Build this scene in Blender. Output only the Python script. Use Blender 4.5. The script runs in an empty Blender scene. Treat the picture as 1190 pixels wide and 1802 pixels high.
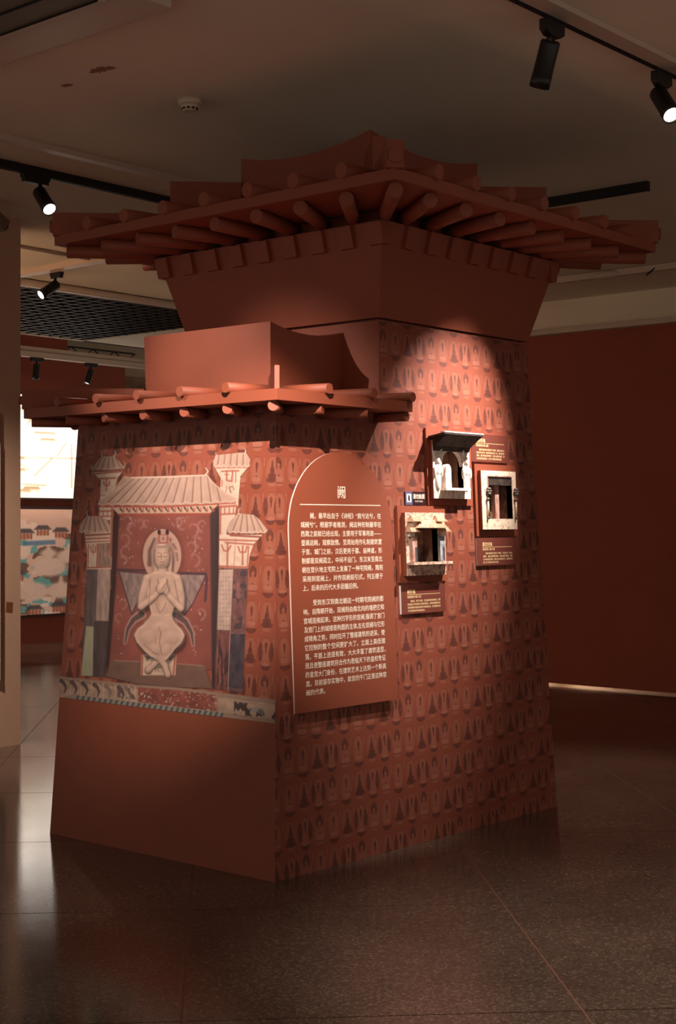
import bpy, bmesh, math, random
import numpy as np
from mathutils import Vector, Matrix

random.seed(7)
SC = bpy.context.scene
COL = SC.collection

# ------------------------------------------------------------------ camera, world, exposure
YAW = 0.7133
CAM_POS = (-4.4811, -4.2254, 1.5)
cam = bpy.data.cameras.new('camera')
cam.sensor_fit = 'HORIZONTAL'
cam.sensor_width = 36.0
cam.lens = 2594.8 / 1190 * 36
cam.shift_y = 19.5 / 1190
cam.clip_start = 0.05
cam_ob = bpy.data.objects.new('camera', cam)
cam_ob.location = CAM_POS
cam_ob.rotation_euler = (math.pi / 2, 0, YAW - math.pi / 2)
COL.objects.link(cam_ob)
SC.camera = cam_ob

SC.view_settings.view_transform = 'Standard'
SC.view_settings.look = 'None'
SC.view_settings.gamma = 1.0
SC.view_settings.use_curve_mapping = False
SC.view_settings.exposure = 0.0

world = bpy.data.worlds.new('world')
SC.world = world
world.use_nodes = True
wbg = world.node_tree.nodes['Background']
wbg.inputs['Color'].default_value = (1.0, 0.87, 0.73, 1)
wbg.inputs['Strength'].default_value = 0.45

# spotlights: (name, mount on ceiling track, aim direction, power, half angle deg, blend, colour, lit, label)
WARM = (1.0, 0.80, 0.66)
NEUT = (1.0, 0.89, 0.79)
_r = Vector((math.sin(YAW), -math.cos(YAW), 0))
_f = Vector((math.cos(YAW), math.sin(YAW), 0))
_u = Vector((0, 0, 1))
LAMPS = [
    ((0.562, -1.000, 3.50), _r * -.036 + _u * -.167 + _f * .085, 26, 24, 1., WARM, 'u', -.02,
     'black track spotlight pointing down over the tall tower roof, its lamp mouth turned away'),
    ((1.462, -1.000, 3.50), _r * .036 + _u * -.135 + _f * -.12, 120, 32, 1., NEUT, 'u', -.02,
     'black track spotlight with a glowing white mouth at the right edge of the ceiling'),
    ((0.800, 2.650, 3.49), _r * .078 + _u * -.118 + _f * -.10, 100, 30, 1., WARM, 's', .035,
     'black track spotlight with a glowing mouth beside the tall tower eave on the left'),
    ((2.957, 5.183, 3.49), _r * -.114 + _u * -.105 + _f * -.10, 800, 38, 1., WARM, 'v', .02,
     'black track spotlight glowing in front of the dark grid ceiling'),
    ((1.90, -1.000, 3.50), Vector((1.32, .09, 1.66)) - Vector((1.90, -1.0, 3.36)), 700, 20, 1., NEUT, 'u', -.02,
     'black track spotlight on the right rail aimed at the three niche replicas'),
    ((-1.70, -1.50, 3.49), Vector((.27, .42, 1.38)) - Vector((-1.70, -1.50, 3.36)), 1120, 15.5, 1., NEUT, 'u', .0,
     'black track spotlight above the viewer aimed at the mural and the text panel'),
    ((-1.75, 1.00, 3.49), Vector((.30, .72, 2.08)) - Vector((-1.75, 1.0, 3.36)), 270, 17, 1., NEUT, 'u', .0,
     'black track spotlight above the left aimed at the low tower roof'),
    ((-.60, 2.65, 3.49), Vector((1.35, 3.94, .6)) - Vector((-.60, 2.65, 3.36)), 340, 28, 1., WARM, 's', .0,  # unseen lamp added to brighten the beige wall end
     'added black track spotlight out of view on the thick left rail, brightening the beige wall end'),
    ((-1.15, -1.00, 3.50), Vector((.10, -2.05, 0)) - Vector((-1.15, -1.00, 3.36)), 330, 32, 1., NEUT, 'u', .0,
     'black track spotlight on the near end of the thin right rail lighting the floor'),
    ((3.42, 1.10, 3.48), Vector((2.75, .15, 0)) - Vector((3.42, 1.10, 3.36)), 170, 34, 1., WARM, 'v', .0,
     'black track spotlight on the short rail behind the tall roof'),
]

# ------------------------------------------------------------------ materials
def lin(c):
    c = np.asarray(c, dtype=float) / 255.0
    return np.where(c <= 0.04045, c / 12.92, ((c + 0.055) / 1.055) ** 2.4)

def rgba(c):
    l = lin(c)
    return (float(l[0]), float(l[1]), float(l[2]), 1.0)

MATS = {}

def mat(name, col, rough=.6, metal=0., noise=None, bump=None, emit=None, spec=.5):
    """Principled material; noise=(scale, amount) mottles the colour, bump=(scale, strength)."""
    if name in MATS:
        return MATS[name]
    m = bpy.data.materials.new(name)
    m.use_nodes = True
    nt = m.node_tree
    b = nt.nodes['Principled BSDF']
    b.inputs['Base Color'].default_value = rgba(col)
    b.inputs['Roughness'].default_value = rough
    b.inputs['Metallic'].default_value = metal
    b.inputs['Specular IOR Level'].default_value = spec
    tc = nt.nodes.new('ShaderNodeTexCoord')
    if noise:
        n = nt.nodes.new('ShaderNodeTexNoise')
        n.inputs['Scale'].default_value = noise[0]
        n.inputs['Detail'].default_value = 5
        nt.links.new(tc.outputs['Object'], n.inputs['Vector'])
        r = nt.nodes.new('ShaderNodeMapRange')
        r.inputs['From Min'].default_value = .3
        r.inputs['From Max'].default_value = .7
        r.inputs['To Min'].default_value = 1 - noise[1]
        r.inputs['To Max'].default_value = 1 + noise[1]
        nt.links.new(n.outputs['Fac'], r.inputs['Value'])
        mx = nt.nodes.new('ShaderNodeMix')
        mx.data_type = 'RGBA'
        mx.blend_type = 'MULTIPLY'
        mx.inputs['Factor'].default_value = 1
        mx.inputs[6].default_value = rgba(col)
        nt.links.new(r.outputs['Result'], mx.inputs[7])
        nt.links.new(mx.outputs[2], b.inputs['Base Color'])
    if bump:
        n2 = nt.nodes.new('ShaderNodeTexNoise')
        n2.inputs['Scale'].default_value = bump[0]
        n2.inputs['Detail'].default_value = 4
        nt.links.new(tc.outputs['Object'], n2.inputs['Vector'])
        bp = nt.nodes.new('ShaderNodeBump')
        bp.inputs['Strength'].default_value = bump[1]
        bp.inputs['Distance'].default_value = .01
        nt.links.new(n2.outputs['Fac'], bp.inputs['Height'])
        nt.links.new(bp.outputs['Normal'], b.inputs['Normal'])
    if emit:
        b.inputs['Emission Color'].default_value = rgba(emit[0])
        b.inputs['Emission Strength'].default_value = emit[1]
    MATS[name] = m
    return m

TERRA = (138, 67, 44)
terra = mat('terracotta_paint', TERRA, .62, noise=(6, .035), bump=(160, .06))
terra_dark = mat('caption_brown', (106, 49, 38), .55)
red_wall = mat('red_wall_paint', (156, 78, 58), .8, noise=(1.3, .05), bump=(60, .08))
white_ceil = mat('ceiling_plaster', (233, 221, 200), .9, noise=(1.1, .05), bump=(25, .12))
white_duct = mat('white_painted_metal', (205, 185, 168), .45)
beige_wall = mat('beige_wall_paint', (212, 174, 148), .8, noise=(2, .04))
cream_wall = mat('cream_wall_paint', (205, 180, 155), .85, noise=(1, .05))
black_metal = mat('black_metal', (20, 18, 18), .45)
black_void = mat('dark_void', (12, 10, 10), .9)
grid_mat = mat('dark_grid_metal', (40, 34, 30), .5)
ivory_text = mat('ivory_print', (250, 232, 212), .6)
gold_text = mat('gold_print', (248, 214, 160), .55)
white_edge = mat('white_board_edge', (235, 222, 214), .5)
plastic = mat('cream_plastic', (200, 180, 156), .5)
strip_mat = mat('brass_divider', (128, 84, 66), .5)

def terrazzo():
    m = bpy.data.materials.new('terrazzo')
    m.use_nodes = True
    nt = m.node_tree
    b = nt.nodes['Principled BSDF']
    tc = nt.nodes.new('ShaderNodeTexCoord')
    geo = nt.nodes.new('ShaderNodeNewGeometry')
    v = nt.nodes.new('ShaderNodeTexVoronoi')
    v.inputs['Scale'].default_value = 120
    nt.links.new(geo.outputs['Position'], v.inputs['Vector'])
    ramp = nt.nodes.new('ShaderNodeValToRGB')
    ramp.color_ramp.interpolation = 'LINEAR'
    e = ramp.color_ramp.elements
    e[0].position = 0; e[0].color = rgba((74, 61, 53))
    e[1].position = 1; e[1].color = rgba((122, 104, 90))
    a = e.new(.55); a.color = rgba((90, 74, 64))
    a2 = e.new(.86); a2.color = rgba((106, 88, 76))
    sep = nt.nodes.new('ShaderNodeSeparateColor')
    nt.links.new(v.outputs['Color'], sep.inputs['Color'])
    nt.links.new(sep.outputs[0], ramp.inputs['Fac'])
    n = nt.nodes.new('ShaderNodeTexNoise')
    n.inputs['Scale'].default_value = 1.4
    n.inputs['Detail'].default_value = 6
    nt.links.new(geo.outputs['Position'], n.inputs['Vector'])
    r = nt.nodes.new('ShaderNodeMapRange')
    r.inputs['From Min'].default_value = .3; r.inputs['From Max'].default_value = .7
    r.inputs['To Min'].default_value = .72; r.inputs['To Max'].default_value = 1.15
    nt.links.new(n.outputs['Fac'], r.inputs['Value'])
    mx = nt.nodes.new('ShaderNodeMix'); mx.data_type = 'RGBA'; mx.blend_type = 'MULTIPLY'
    mx.inputs['Factor'].default_value = 1
    nt.links.new(ramp.outputs['Color'], mx.inputs[6])
    nt.links.new(r.outputs['Result'], mx.inputs[7])
    nt.links.new(mx.outputs[2], b.inputs['Base Color'])
    r2 = nt.nodes.new('ShaderNodeMapRange')
    r2.inputs['From Min'].default_value = .3; r2.inputs['From Max'].default_value = .7
    r2.inputs['To Min'].default_value = .07; r2.inputs['To Max'].default_value = .15
    nt.links.new(n.outputs['Fac'], r2.inputs['Value'])
    nt.links.new(r2.outputs['Result'], b.inputs['Roughness'])
    n3 = nt.nodes.new('ShaderNodeTexNoise')
    n3.inputs['Scale'].default_value = 120
    nt.links.new(geo.outputs['Position'], n3.inputs['Vector'])
    bp = nt.nodes.new('ShaderNodeBump')
    bp.inputs['Strength'].default_value = .05
    bp.inputs['Distance'].default_value = .004
    nt.links.new(n3.outputs['Fac'], bp.inputs['Height'])
    nt.links.new(bp.outputs['Normal'], b.inputs['Normal'])
    return m
terr = terrazzo()

def color_attr_mat(name, rough=.7, emit=0., attr='Col'):
    m = bpy.data.materials.new(name)
    m.use_nodes = True
    nt = m.node_tree
    b = nt.nodes['Principled BSDF']
    a = nt.nodes.new('ShaderNodeAttribute')
    a.attribute_name = attr
    nt.links.new(a.outputs['Color'], b.inputs['Base Color'])
    b.inputs['Roughness'].default_value = rough
    if emit:
        nt.links.new(a.outputs['Color'], b.inputs['Emission Color'])
        b.inputs['Emission Strength'].default_value = emit
    return m

# wallpaper: rows of little seated figures in four drawings, each row stepping one cell aside
CELL, ROW = .0925, .1545

def wallpaper_mat():
    m = bpy.data.materials.new('figure_wallpaper')
    m.use_nodes = True
    nt = m.node_tree
    L = nt.links
    bsdf = nt.nodes['Principled BSDF']
    bsdf.inputs['Roughness'].default_value = .6

    def math_(op, a, b=None, c=None):
        n = nt.nodes.new('ShaderNodeMath'); n.operation = op
        for i, x in enumerate((a, b, c)):
            if x is None: continue
            if isinstance(x, (int, float)): n.inputs[i].default_value = x
            else: L.new(x, n.inputs[i])
        return n.outputs[0]
    uv = nt.nodes.new('ShaderNodeUVMap'); uv.uv_map = 'metres'
    sp = nt.nodes.new('ShaderNodeSeparateXYZ')
    L.new(uv.outputs['UV'], sp.inputs['Vector'])
    v = math_('DIVIDE', math_('ADD', sp.outputs['Y'], 10 * ROW - 2.256), ROW)
    row = math_('FLOOR', v)
    fy = math_('FRACT', v)                                  # 0 bottom .. 1 top of the cell
    u = math_('SUBTRACT', math_('DIVIDE', math_('ADD', sp.outputs['X'], 42 * CELL - 1.354), CELL), row)
    U = math_('MODULO', math_('ADD', u, 200.), 4.)          # 0..4 : C D A B
    fx = math_('FRACT', math_('ADD', u, 200.))
    # soft ellipse node group
    g = bpy.data.node_groups.new('ellipse_mask', 'ShaderNodeTree')
    for nm in ('x', 'y', 'cx', 'cy', 'rx', 'ry'):
        g.interface.new_socket(nm, in_out='INPUT', socket_type='NodeSocketFloat')
    g.interface.new_socket('mask', in_out='OUTPUT', socket_type='NodeSocketFloat')
    gi = g.nodes.new('NodeGroupInput'); go = g.nodes.new('NodeGroupOutput')

    def gm(op, a, b=None):
        n = g.nodes.new('ShaderNodeMath'); n.operation = op
        for i, x in enumerate((a, b)):
            if x is None: continue
            if isinstance(x, (int, float)): n.inputs[i].default_value = x
            else: g.links.new(x, n.inputs[i])
        return n.outputs[0]
    dx = gm('DIVIDE', gm('SUBTRACT', gi.outputs['x'], gi.outputs['cx']), gi.outputs['rx'])
    dy = gm('DIVIDE', gm('SUBTRACT', gi.outputs['y'], gi.outputs['cy']), gi.outputs['ry'])
    q = gm('SQRT', gm('ADD', gm('MULTIPLY', dx, dx), gm('MULTIPLY', dy, dy)))
    mr = g.nodes.new('ShaderNodeMapRange')
    mr.inputs['From Min'].default_value = 1.08; mr.inputs['From Max'].default_value = .92
    g.links.new(q, mr.inputs['Value'])
    g.links.new(mr.outputs['Result'], go.inputs['mask'])

    def ell(x, cx, cy, rx, ry):
        n = nt.nodes.new('ShaderNodeGroup'); n.node_tree = g
        L.new(x, n.inputs['x']); L.new(fy, n.inputs['y'])
        for nm, val in (('cx', cx), ('cy', cy), ('rx', rx), ('ry', ry)):
            n.inputs[nm].default_value = val
        return n.outputs['mask']

    def below(mask, y):     # keep only under y
        return math_('MULTIPLY', mask, math_('LESS_THAN', fy, y))
    base, light, dark, pale = rgba((132, 63, 44)), rgba((142, 79, 60)), rgba((90, 42, 32)), rgba((152, 94, 76))
    state = {'col': None}
    nz = nt.nodes.new('ShaderNodeTexNoise'); nz.inputs['Scale'].default_value = 60
    L.new(uv.outputs['UV'], nz.inputs['Vector'])
    blot = nt.nodes.new('ShaderNodeMapRange')
    blot.inputs['From Min'].default_value = .35; blot.inputs['From Max'].default_value = .65
    blot.inputs['To Min'].default_value = .75; blot.inputs['To Max'].default_value = 1.
    L.new(nz.outputs['Fac'], blot.inputs['Value'])

    def paint(mask, col, amt=1.):
        mx = nt.nodes.new('ShaderNodeMix'); mx.data_type = 'RGBA'
        if state['col'] is None: mx.inputs[6].default_value = base
        else: L.new(state['col'], mx.inputs[6])
        mx.inputs[7].default_value = col
        L.new(math_('MULTIPLY', math_('MULTIPLY', mask, blot.outputs['Result']), amt), mx.inputs['Factor'])
        state['col'] = mx.outputs[2]
    # every cell: pale frame glow, upright bar at the cell edge, little dash on top
    paint(ell(fx, .5, .54, .40, .40), light, .75)
    bar = math_('MULTIPLY', math_('GREATER_THAN', fx, .955), math_('MULTIPLY', math_('GREATER_THAN', fy, .68), math_('LESS_THAN', fy, .93)))
    paint(bar, pale, .8)
    paint(ell(fx, .5, .955, .16, .012), dark, .6)
    # C: dark bell shaped robe
    paint(ell(U, .5, .55, .20, .30), light, .8)
    paint(ell(U, .5, .72, .075, .13), dark); paint(ell(U, .5, .50, .15, .19), dark)
    paint(below(ell(U, .5, .40, .26, .15), .47), dark)
    paint(ell(U, .5, .30, .37, .085), dark); paint(ell(U, .5, .17, .25, .05), light)
    # D: dark lobes either side of a pale figure
    paint(ell(U, 1.16, .56, .15, .26), dark); paint(ell(U, 1.84, .56, .15, .26), dark)
    paint(ell(U, 1.5, .72, .23, .20), light); paint(ell(U, 1.5, .42, .17, .24), light)
    paint(ell(U, 1.5, .74, .085, .10), dark); paint(ell(U, 1.5, .62, .045, .10), dark)
    paint(below(ell(U, 1.5, .20, .33, .15), .19), dark); paint(ell(U, 1.5, .22, .27, .05), pale, .7)
    # A: dark round halo with a small face
    paint(ell(U, 2.5, .74, .25, .19), dark); paint(ell(U, 2.5, .70, .10, .07), light)
    paint(ell(U, 2.5, .47, .22, .17), light); paint(ell(U, 2.5, .31, .33, .08), pale, .7)
    paint(ell(U, 2.5, .16, .28, .05), light); paint(ell(U, 2.5, .42, .05, .03), dark)
    paint(ell(U, 2.5, .22, .30, .018), dark, .7)
    # B: pale almond with a dark keyhole and a dark bowl
    paint(ell(U, 3.5, .60, .27, .33), light); paint(ell(U, 3.5, .72, .085, .09), dark)
    paint(ell(U, 3.5, .61, .05, .10), dark); paint(ell(U, 3.5, .40, .05, .03), dark)
    paint(ell(U, 3.5, .32, .28, .07), pale, .6); paint(below(ell(U, 3.5, .20, .36, .16), .19), dark)
    L.new(state['col'], bsdf.inputs['Base Color'])
    return m
wallpaper = wallpaper_mat()

# ------------------------------------------------------------------ helpers
def tag(o, label=None, cat=None, group=None, kind=None):
    if label: o['label'] = label
    if cat: o['category'] = cat
    if group: o['group'] = group
    if kind: o['kind'] = kind
    return o

def empty(name, loc=(0, 0, 0), rot=None, parent=None):
    o = bpy.data.objects.new(name, None)
    o.empty_display_size = .1
    COL.objects.link(o)
    o.location = loc
    if rot is not None: o.rotation_euler = rot
    if parent: o.parent = parent
    return o

def obj(name, me, m=None, parent=None, loc=None, matrix=None):
    o = bpy.data.objects.new(name, me)
    COL.objects.link(o)
    if m is not None and not me.materials: me.materials.append(m)
    if parent: o.parent = parent
    if matrix is not None: o.matrix_local = matrix
    elif loc is not None: o.location = loc
    return o

def mesh(name, verts, faces, smooth=False):
    me = bpy.data.meshes.new(name)
    me.from_pydata([tuple(v) for v in verts], [], faces)
    me.update()
    if smooth:
        me.polygons.foreach_set('use_smooth', [True] * len(me.polygons))
    return me

class MB:
    """collects simple solids into one mesh"""
    def __init__(self): self.v, self.f, self.s = [], [], []
    def add(self, vs, fs, smooth=False):
        k = len(self.v); self.v += [tuple(x) for x in vs]
        self.f += [tuple(i + k for i in f) for f in fs]; self.s += [smooth] * len(fs)
        return self
    def box(self, x0, x1, y0, y1, z0, z1):
        return self.frustum((x0, x1, y0, y1, z0), (x0, x1, y0, y1, z1))
    def frustum(self, a, b):
        vs = [(a[0], a[2], a[4]), (a[1], a[2], a[4]), (a[1], a[3], a[4]), (a[0], a[3], a[4]),
              (b[0], b[2], b[4]), (b[1], b[2], b[4]), (b[1], b[3], b[4]), (b[0], b[3], b[4])]
        return self.add(vs, [(3, 2, 1, 0), (4, 5, 6, 7), (0, 1, 5, 4), (1, 2, 6, 5), (2, 3, 7, 6), (3, 0, 4, 7)])
    def prism(self, pts, n0, n1, frame=None):
        """polygon pts (a,b) extruded along c from n0 to n1; frame maps (a,b,c)->xyz"""
        fr = frame or (lambda a, b, c: (a, b, c))
        k = len(pts)
        ar = sum(pts[i][0] * pts[(i + 1) % k][1] - pts[(i + 1) % k][0] * pts[i][1] for i in range(k))
        if ar < 0: pts = pts[::-1]
        vs = [fr(a, b, n0) for a, b in pts] + [fr(a, b, n1) for a, b in pts]
        fs = [tuple(range(k - 1, -1, -1)), tuple(range(k, 2 * k))]
        fs += [(i, (i + 1) % k, k + (i + 1) % k, k + i) for i in range(k)]
        return self.add(vs, fs)
    def tube(self, p0, p1, r0, r1=None, n=16, cap=True):
        r1 = r0 if r1 is None else r1
        p0, p1 = Vector(p0), Vector(p1)
        d = (p1 - p0).normalized()
        a = d.orthogonal().normalized(); b = d.cross(a)
        vs = []
        for p, r in ((p0, r0), (p1, r1)):
            vs += [p + a * (r * math.cos(t)) + b * (r * math.sin(t)) for t in (2 * math.pi * i / n for i in range(n))]
        self.add(vs, [(i, (i + 1) % n, n + (i + 1) % n, n + i) for i in range(n)], True)
        if cap:
            self.add(vs[:n], [tuple(range(n - 1, -1, -1))]); self.add(vs[n:], [tuple(range(n))])
        return self
    def lathe(self, prof, n=20, c=(0, 0, 0)):
        vs = []
        for r, z in prof:
            vs += [(c[0] + r * math.cos(2 * math.pi * i / n), c[1] + r * math.sin(2 * math.pi * i / n), c[2] + z) for i in range(n)]
        fs = []
        for j in range(len(prof) - 1):
            fs += [(j * n + i, j * n + (i + 1) % n, (j + 1) * n + (i + 1) % n, (j + 1) * n + i) for i in range(n)]
        self.add(vs, fs, True)
        self.add(vs[:n], [tuple(range(n - 1, -1, -1))]); self.add(vs[-n:], [tuple(range(n))])
        return self
    def ball(self, c, rx, ry, rz, n=12, m=8):
        vs, fs = [], []
        for j in range(m + 1):
            t = math.pi * j / m
            vs += [(c[0] + rx * math.sin(t) * math.cos(2 * math.pi * i / n), c[1] + ry * math.sin(t) * math.sin(2 * math.pi * i / n), c[2] - rz * math.cos(t)) for i in range(n)]
        for j in range(m):
            fs += [(j * n + i, j * n + (i + 1) % n, (j + 1) * n + (i + 1) % n, (j + 1) * n + i) for i in range(n)]
        return self.add(vs, fs, True)
    def mesh(self, name):
        me = mesh(name, self.v, self.f)
        me.polygons.foreach_set('use_smooth', self.s)
        bm = bmesh.new(); bm.from_mesh(me)
        bmesh.ops.remove_doubles(bm, verts=bm.verts, dist=1e-6)
        bm.normal_update()
        bm.to_mesh(me); bm.free()
        return me
    def build(self, name, m, parent=None, loc=None, matrix=None, bevel=0):
        me = self.mesh(name)
        if bevel:
            bm = bmesh.new(); bm.from_mesh(me)
            ed = [e for e in bm.edges if len(e.link_faces) == 2 and e.calc_face_angle(0) > .5]
            bmesh.ops.bevel(bm, geom=ed, offset=bevel, segments=2, profile=.5, affect='EDGES', clamp_overlap=True)
            bm.to_mesh(me); bm.free()
        return obj(name, me, m, parent, loc, matrix)

# ------------------------------------------------------------------ the room
fl = MB().box(-7, 16, -8, 16, -.12, -.0025).build('floor', strip_mat)
tag(fl, kind='structure', label='polished dark terrazzo floor with thin divider strips')
TH = math.radians(45.5)
E1, E2 = Vector((math.cos(TH), math.sin(TH), 0)), Vector((math.sin(TH), -math.cos(TH), 0))
S1, S2, GAP = 1.283, 1.23, .0032
pm = MB().add([E1 * GAP + E2 * GAP, E1 * (S1 - GAP) + E2 * GAP, E1 * (S1 - GAP) + E2 * (S2 - GAP), E1 * GAP + E2 * (S2 - GAP)],
              [(3, 2, 1, 0)])
pv = [Vector(v) for v in pm.v]
pm = MB().add([v - Vector((0, 0, .002)) for v in pv] + pv, [(0, 1, 2, 3), (7, 6, 5, 4), (1, 0, 4, 5), (2, 1, 5, 6), (3, 2, 6, 7), (0, 3, 7, 4)])
pme = pm.mesh('terrazzo_panel')
pme.materials.append(terr)
for i in range(-5, 13):
    for j in range(-9, 9):
        o1 = E1 * (-.41 + i * S1) + E2 * (-.346 + j * S2)
        c = o1 + E1 * S1 * .5 + E2 * S2 * .5
        if c.x < -6 or c.y < -7 or c.x > 15 or c.y > 15: continue
        d = c - Vector(CAM_POS); dep = d.dot(_f); lat = d.dot(_r)
        if abs(lat) > max(2.4, dep * .5) + .6 or dep < -2: continue
        obj('terrazzo_panel', pme, None, fl, loc=o1)

ce = MB()
ce.box(-7, 16, -8, 5.95, 3.55, 3.7)             # main ceiling
ce.box(6.2, 16, 5.95, 8.85, 3.55, 3.7)
ce.box(-7, 1.2, 5.95, 8.85, 3.55, 3.7)
ce.box(-7, 16, 8.85, 16, 4.15, 4.3)             # higher ceiling beyond the grid
ce.box(-7, 16, 8.79, 8.85, 3.55, 4.15)
ce_o = ce.build('ceiling', white_ceil); tag(ce_o, kind='structure', label='pale plaster ceiling with faint stains')
# open cell grid, cells too small to pick apart
gb = MB()
x = 1.2
while x < 6.2:
    gb.box(x, x + .012, 5.95, 8.79, 3.55, 3.61); x += .15
y = 5.95
while y < 8.79:
    gb.box(1.2, 6.2, y, y + .012, 3.551, 3.609); y += .15
go = gb.build('grid_slats', grid_mat, ce_o); tag(go, kind='stuff')
MB().box(1.1, 6.3, 5.9, 8.85, 3.9, 3.95).build('grid_void', black_void, ce_o)
gt = MB().box(1.2, 6.2, 5.87, 5.95, 3.50, 3.55).build('trim_1', white_duct); tag(gt, kind='structure')
gt = MB().tube((1.2, 5.83, 3.515), (7.0, 5.83, 3.515), .03).build('trim_2', white_duct); tag(gt, kind='structure')

wb = MB().box(7.10, 7.22, -7.5, 3.75, .024, 3.235).build('wall_right', red_wall); tag(wb, kind='structure')
wh = MB().box(7.95, 8.05, -7.5, 5.5, 0, 3.55).build('wall_hidden', cream_wall); tag(wh, kind='structure')  # unseen wall added to block world light and whiten the floor leak
wbk = MB().box(7.12, 7.25, -7.5, 5.5, 3.24, 3.55).build('wall_bulkhead', white_ceil); tag(wbk, kind='structure')
wl = MB().box(-.6, 1.667, 3.94, 4.45, 0, 3.55).build('wall_left', beige_wall); tag(wl, kind='structure')
wg = MB().box(.95, 1.1, 4.45, 9.5, 0, 3.55).build('wall_bounce', cream_wall); tag(wg, kind='structure')  # unseen wall added to bounce spotlight light onto ceiling and floor
wf = MB().box(2.5, 8.41, 10.65, 10.8, 0, 3.55).box(2.5, 7.45, 10.65, 10.8, 3.55, 4.15).build('wall_back', red_wall); tag(wf, kind='structure')
wc = MB().box(2.5, 15, 13.6, 13.75, 0, 4.15).build('wall_far', cream_wall); tag(wc, kind='structure')

# ------------------------------------------------------------------ the gate tower
KX, KY = .0514, .0454
L0, W0, X1 = 1.4954, 2.1723, .6938
ZS, ZM = 2.005, 2.4435            # tops of the low and the tall body
NY = math.hypot(1, KY); NX = math.hypot(1, KX)

tower = empty('gate_tower')
tag(tower, 'terracotta model gate tower with tiered tiled roofs, a mural and figure wallpaper', 'model tower')

def RF(x, z, out=0.):            # point on the right-hand face, pushed out by out
    return Vector((x, KY * z - out / NY, z + out * KY / NY))
def LF(y, z, out=0.):
    return Vector((KX * z - out / NX, y, z + out * KX / NX))

# right wall with openings for the recessed niches
SH = .020
HOLES = [(1.220, 1.395, 1.668, 1.853), (.992, 1.167, 1.315, 1.474), (1.598, 1.812, 1.520, 1.733)]
xs = sorted({h[i] for h in HOLES for i in (0, 1)})
zs = sorted({h[i] for h in HOLES for i in (2, 3)} | {0, ZS, ZM})
bm = bmesh.new()
uvl = bm.loops.layers.uv.new('metres')
for a in range(len(zs) - 1):
    z0, z1 = zs[a], zs[a + 1]
    lft = (lambda z: KX * z) if z1 <= ZS + 1e-6 else (lambda z: X1 + KX * z)
    cols = [lft] + [(lambda z, x=x: x) for x in xs if x > lft(z0) + .01] + [lambda z: W0 - KX * z]
    for c0, c1 in zip(cols[:-1], cols[1:]):
        m0, m1, mz = c0((z0 + z1) / 2), c1((z0 + z1) / 2), (z0 + z1) / 2
        if any(h[0] - 1e-4 <= m0 and m1 <= h[1] + 1e-4 and h[2] < mz < h[3] for h in HOLES): continue
        vs = [bm.verts.new(RF(x, z)) for x, z in ((c0(z0), z0), (c1(z0), z0), (c1(z1), z1), (c0(z1), z1))]
        f = bm.faces.new(vs)
        for l in f.loops: l[uvl].uv = (l.vert.co.x, l.vert.co.z)
bmesh.ops.remove_doubles(bm, verts=bm.verts, dist=1e-5)
me = bpy.data.meshes.new('right_wall'); bm.to_mesh(me); bm.free()
o = obj('right_wall', me, wallpaper, tower); o['label'] = 'wall face papered with rows of small seated figures'

def quad_uv(name, pts, uvs, m, parent):
    me = mesh(name, pts, [(0, 1, 2, 3)])
    uv = me.uv_layers.new(name='metres')
    for i, q in enumerate(uvs): uv.data[i].uv = q
    return obj(name, me, m, parent)
ZP = .657                        # lower edge of the mural, plain paint below
quad_uv('left_wall', [LF(L0 - KY * ZP, ZP), LF(KY * ZP, ZP), LF(KY * ZS, ZS), LF(L0 - KY * ZS, ZS)],
        [(-(L0 - KY * ZP) + .02, ZP), (-KY * ZP + .02, ZP), (-KY * ZS + .02, ZS), (-(L0 - KY * ZS) + .02, ZS)], wallpaper, tower)
core = MB()
core.add([LF(L0, 0), LF(0, 0), LF(KY * ZP, ZP), LF(L0 - KY * ZP, ZP)], [(0, 1, 2, 3)])
# back of both bodies, tall left face, far end
def bk(x, z): return Vector((x, L0 - KY * z, z))
core.add([bk(W0, 0), bk(0, 0), bk(KX * ZS, ZS), bk(W0 - KX * ZS, ZS)], [(0, 1, 2, 3)])
core.add([bk(W0 - KX * ZS, ZS), bk(X1 + KX * ZS, ZS), bk(X1 + KX * ZM, ZM), bk(W0 - KX * ZM, ZM)], [(0, 1, 2, 3)])
def lm(y, z): return Vector((X1 + KX * z, y, z))
core.add([lm(L0 - KY * ZS, ZS), lm(KY * ZS, ZS), lm(KY * ZM, ZM), lm(L0 - KY * ZM, ZM)], [(0, 1, 2, 3)])
def rm(y, z): return Vector((W0 - KX * z, y, z))
core.add([rm(0, 0), rm(L0, 0), rm(L0 - KY * ZM, ZM), rm(KY * ZM, ZM)], [(0, 1, 2, 3)])
core.build('plain_walls', terra, tower)

# flaring block over the tall body, with a shadow groove under it
B0, B1, B2, B3 = .82, 2.046, .111, 1.384
def ring(t): return (B0 - t, B1 + t, B2 - t, B3 + t)
fb = MB()
fb.frustum(ring(-.03) + (2.40,), ring(-.03) + (2.462,))
fb.frustum(ring(.006) + (2.455,), ring(.092) + (2.782,))
fb.frustum(ring(.092) + (2.780,), ring(.118) + (2.876,))
fb.frustum(ring(.05) + (2.87,), ring(.05) + (2.94,))
fb.build('flared_block', terra, tower)

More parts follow.
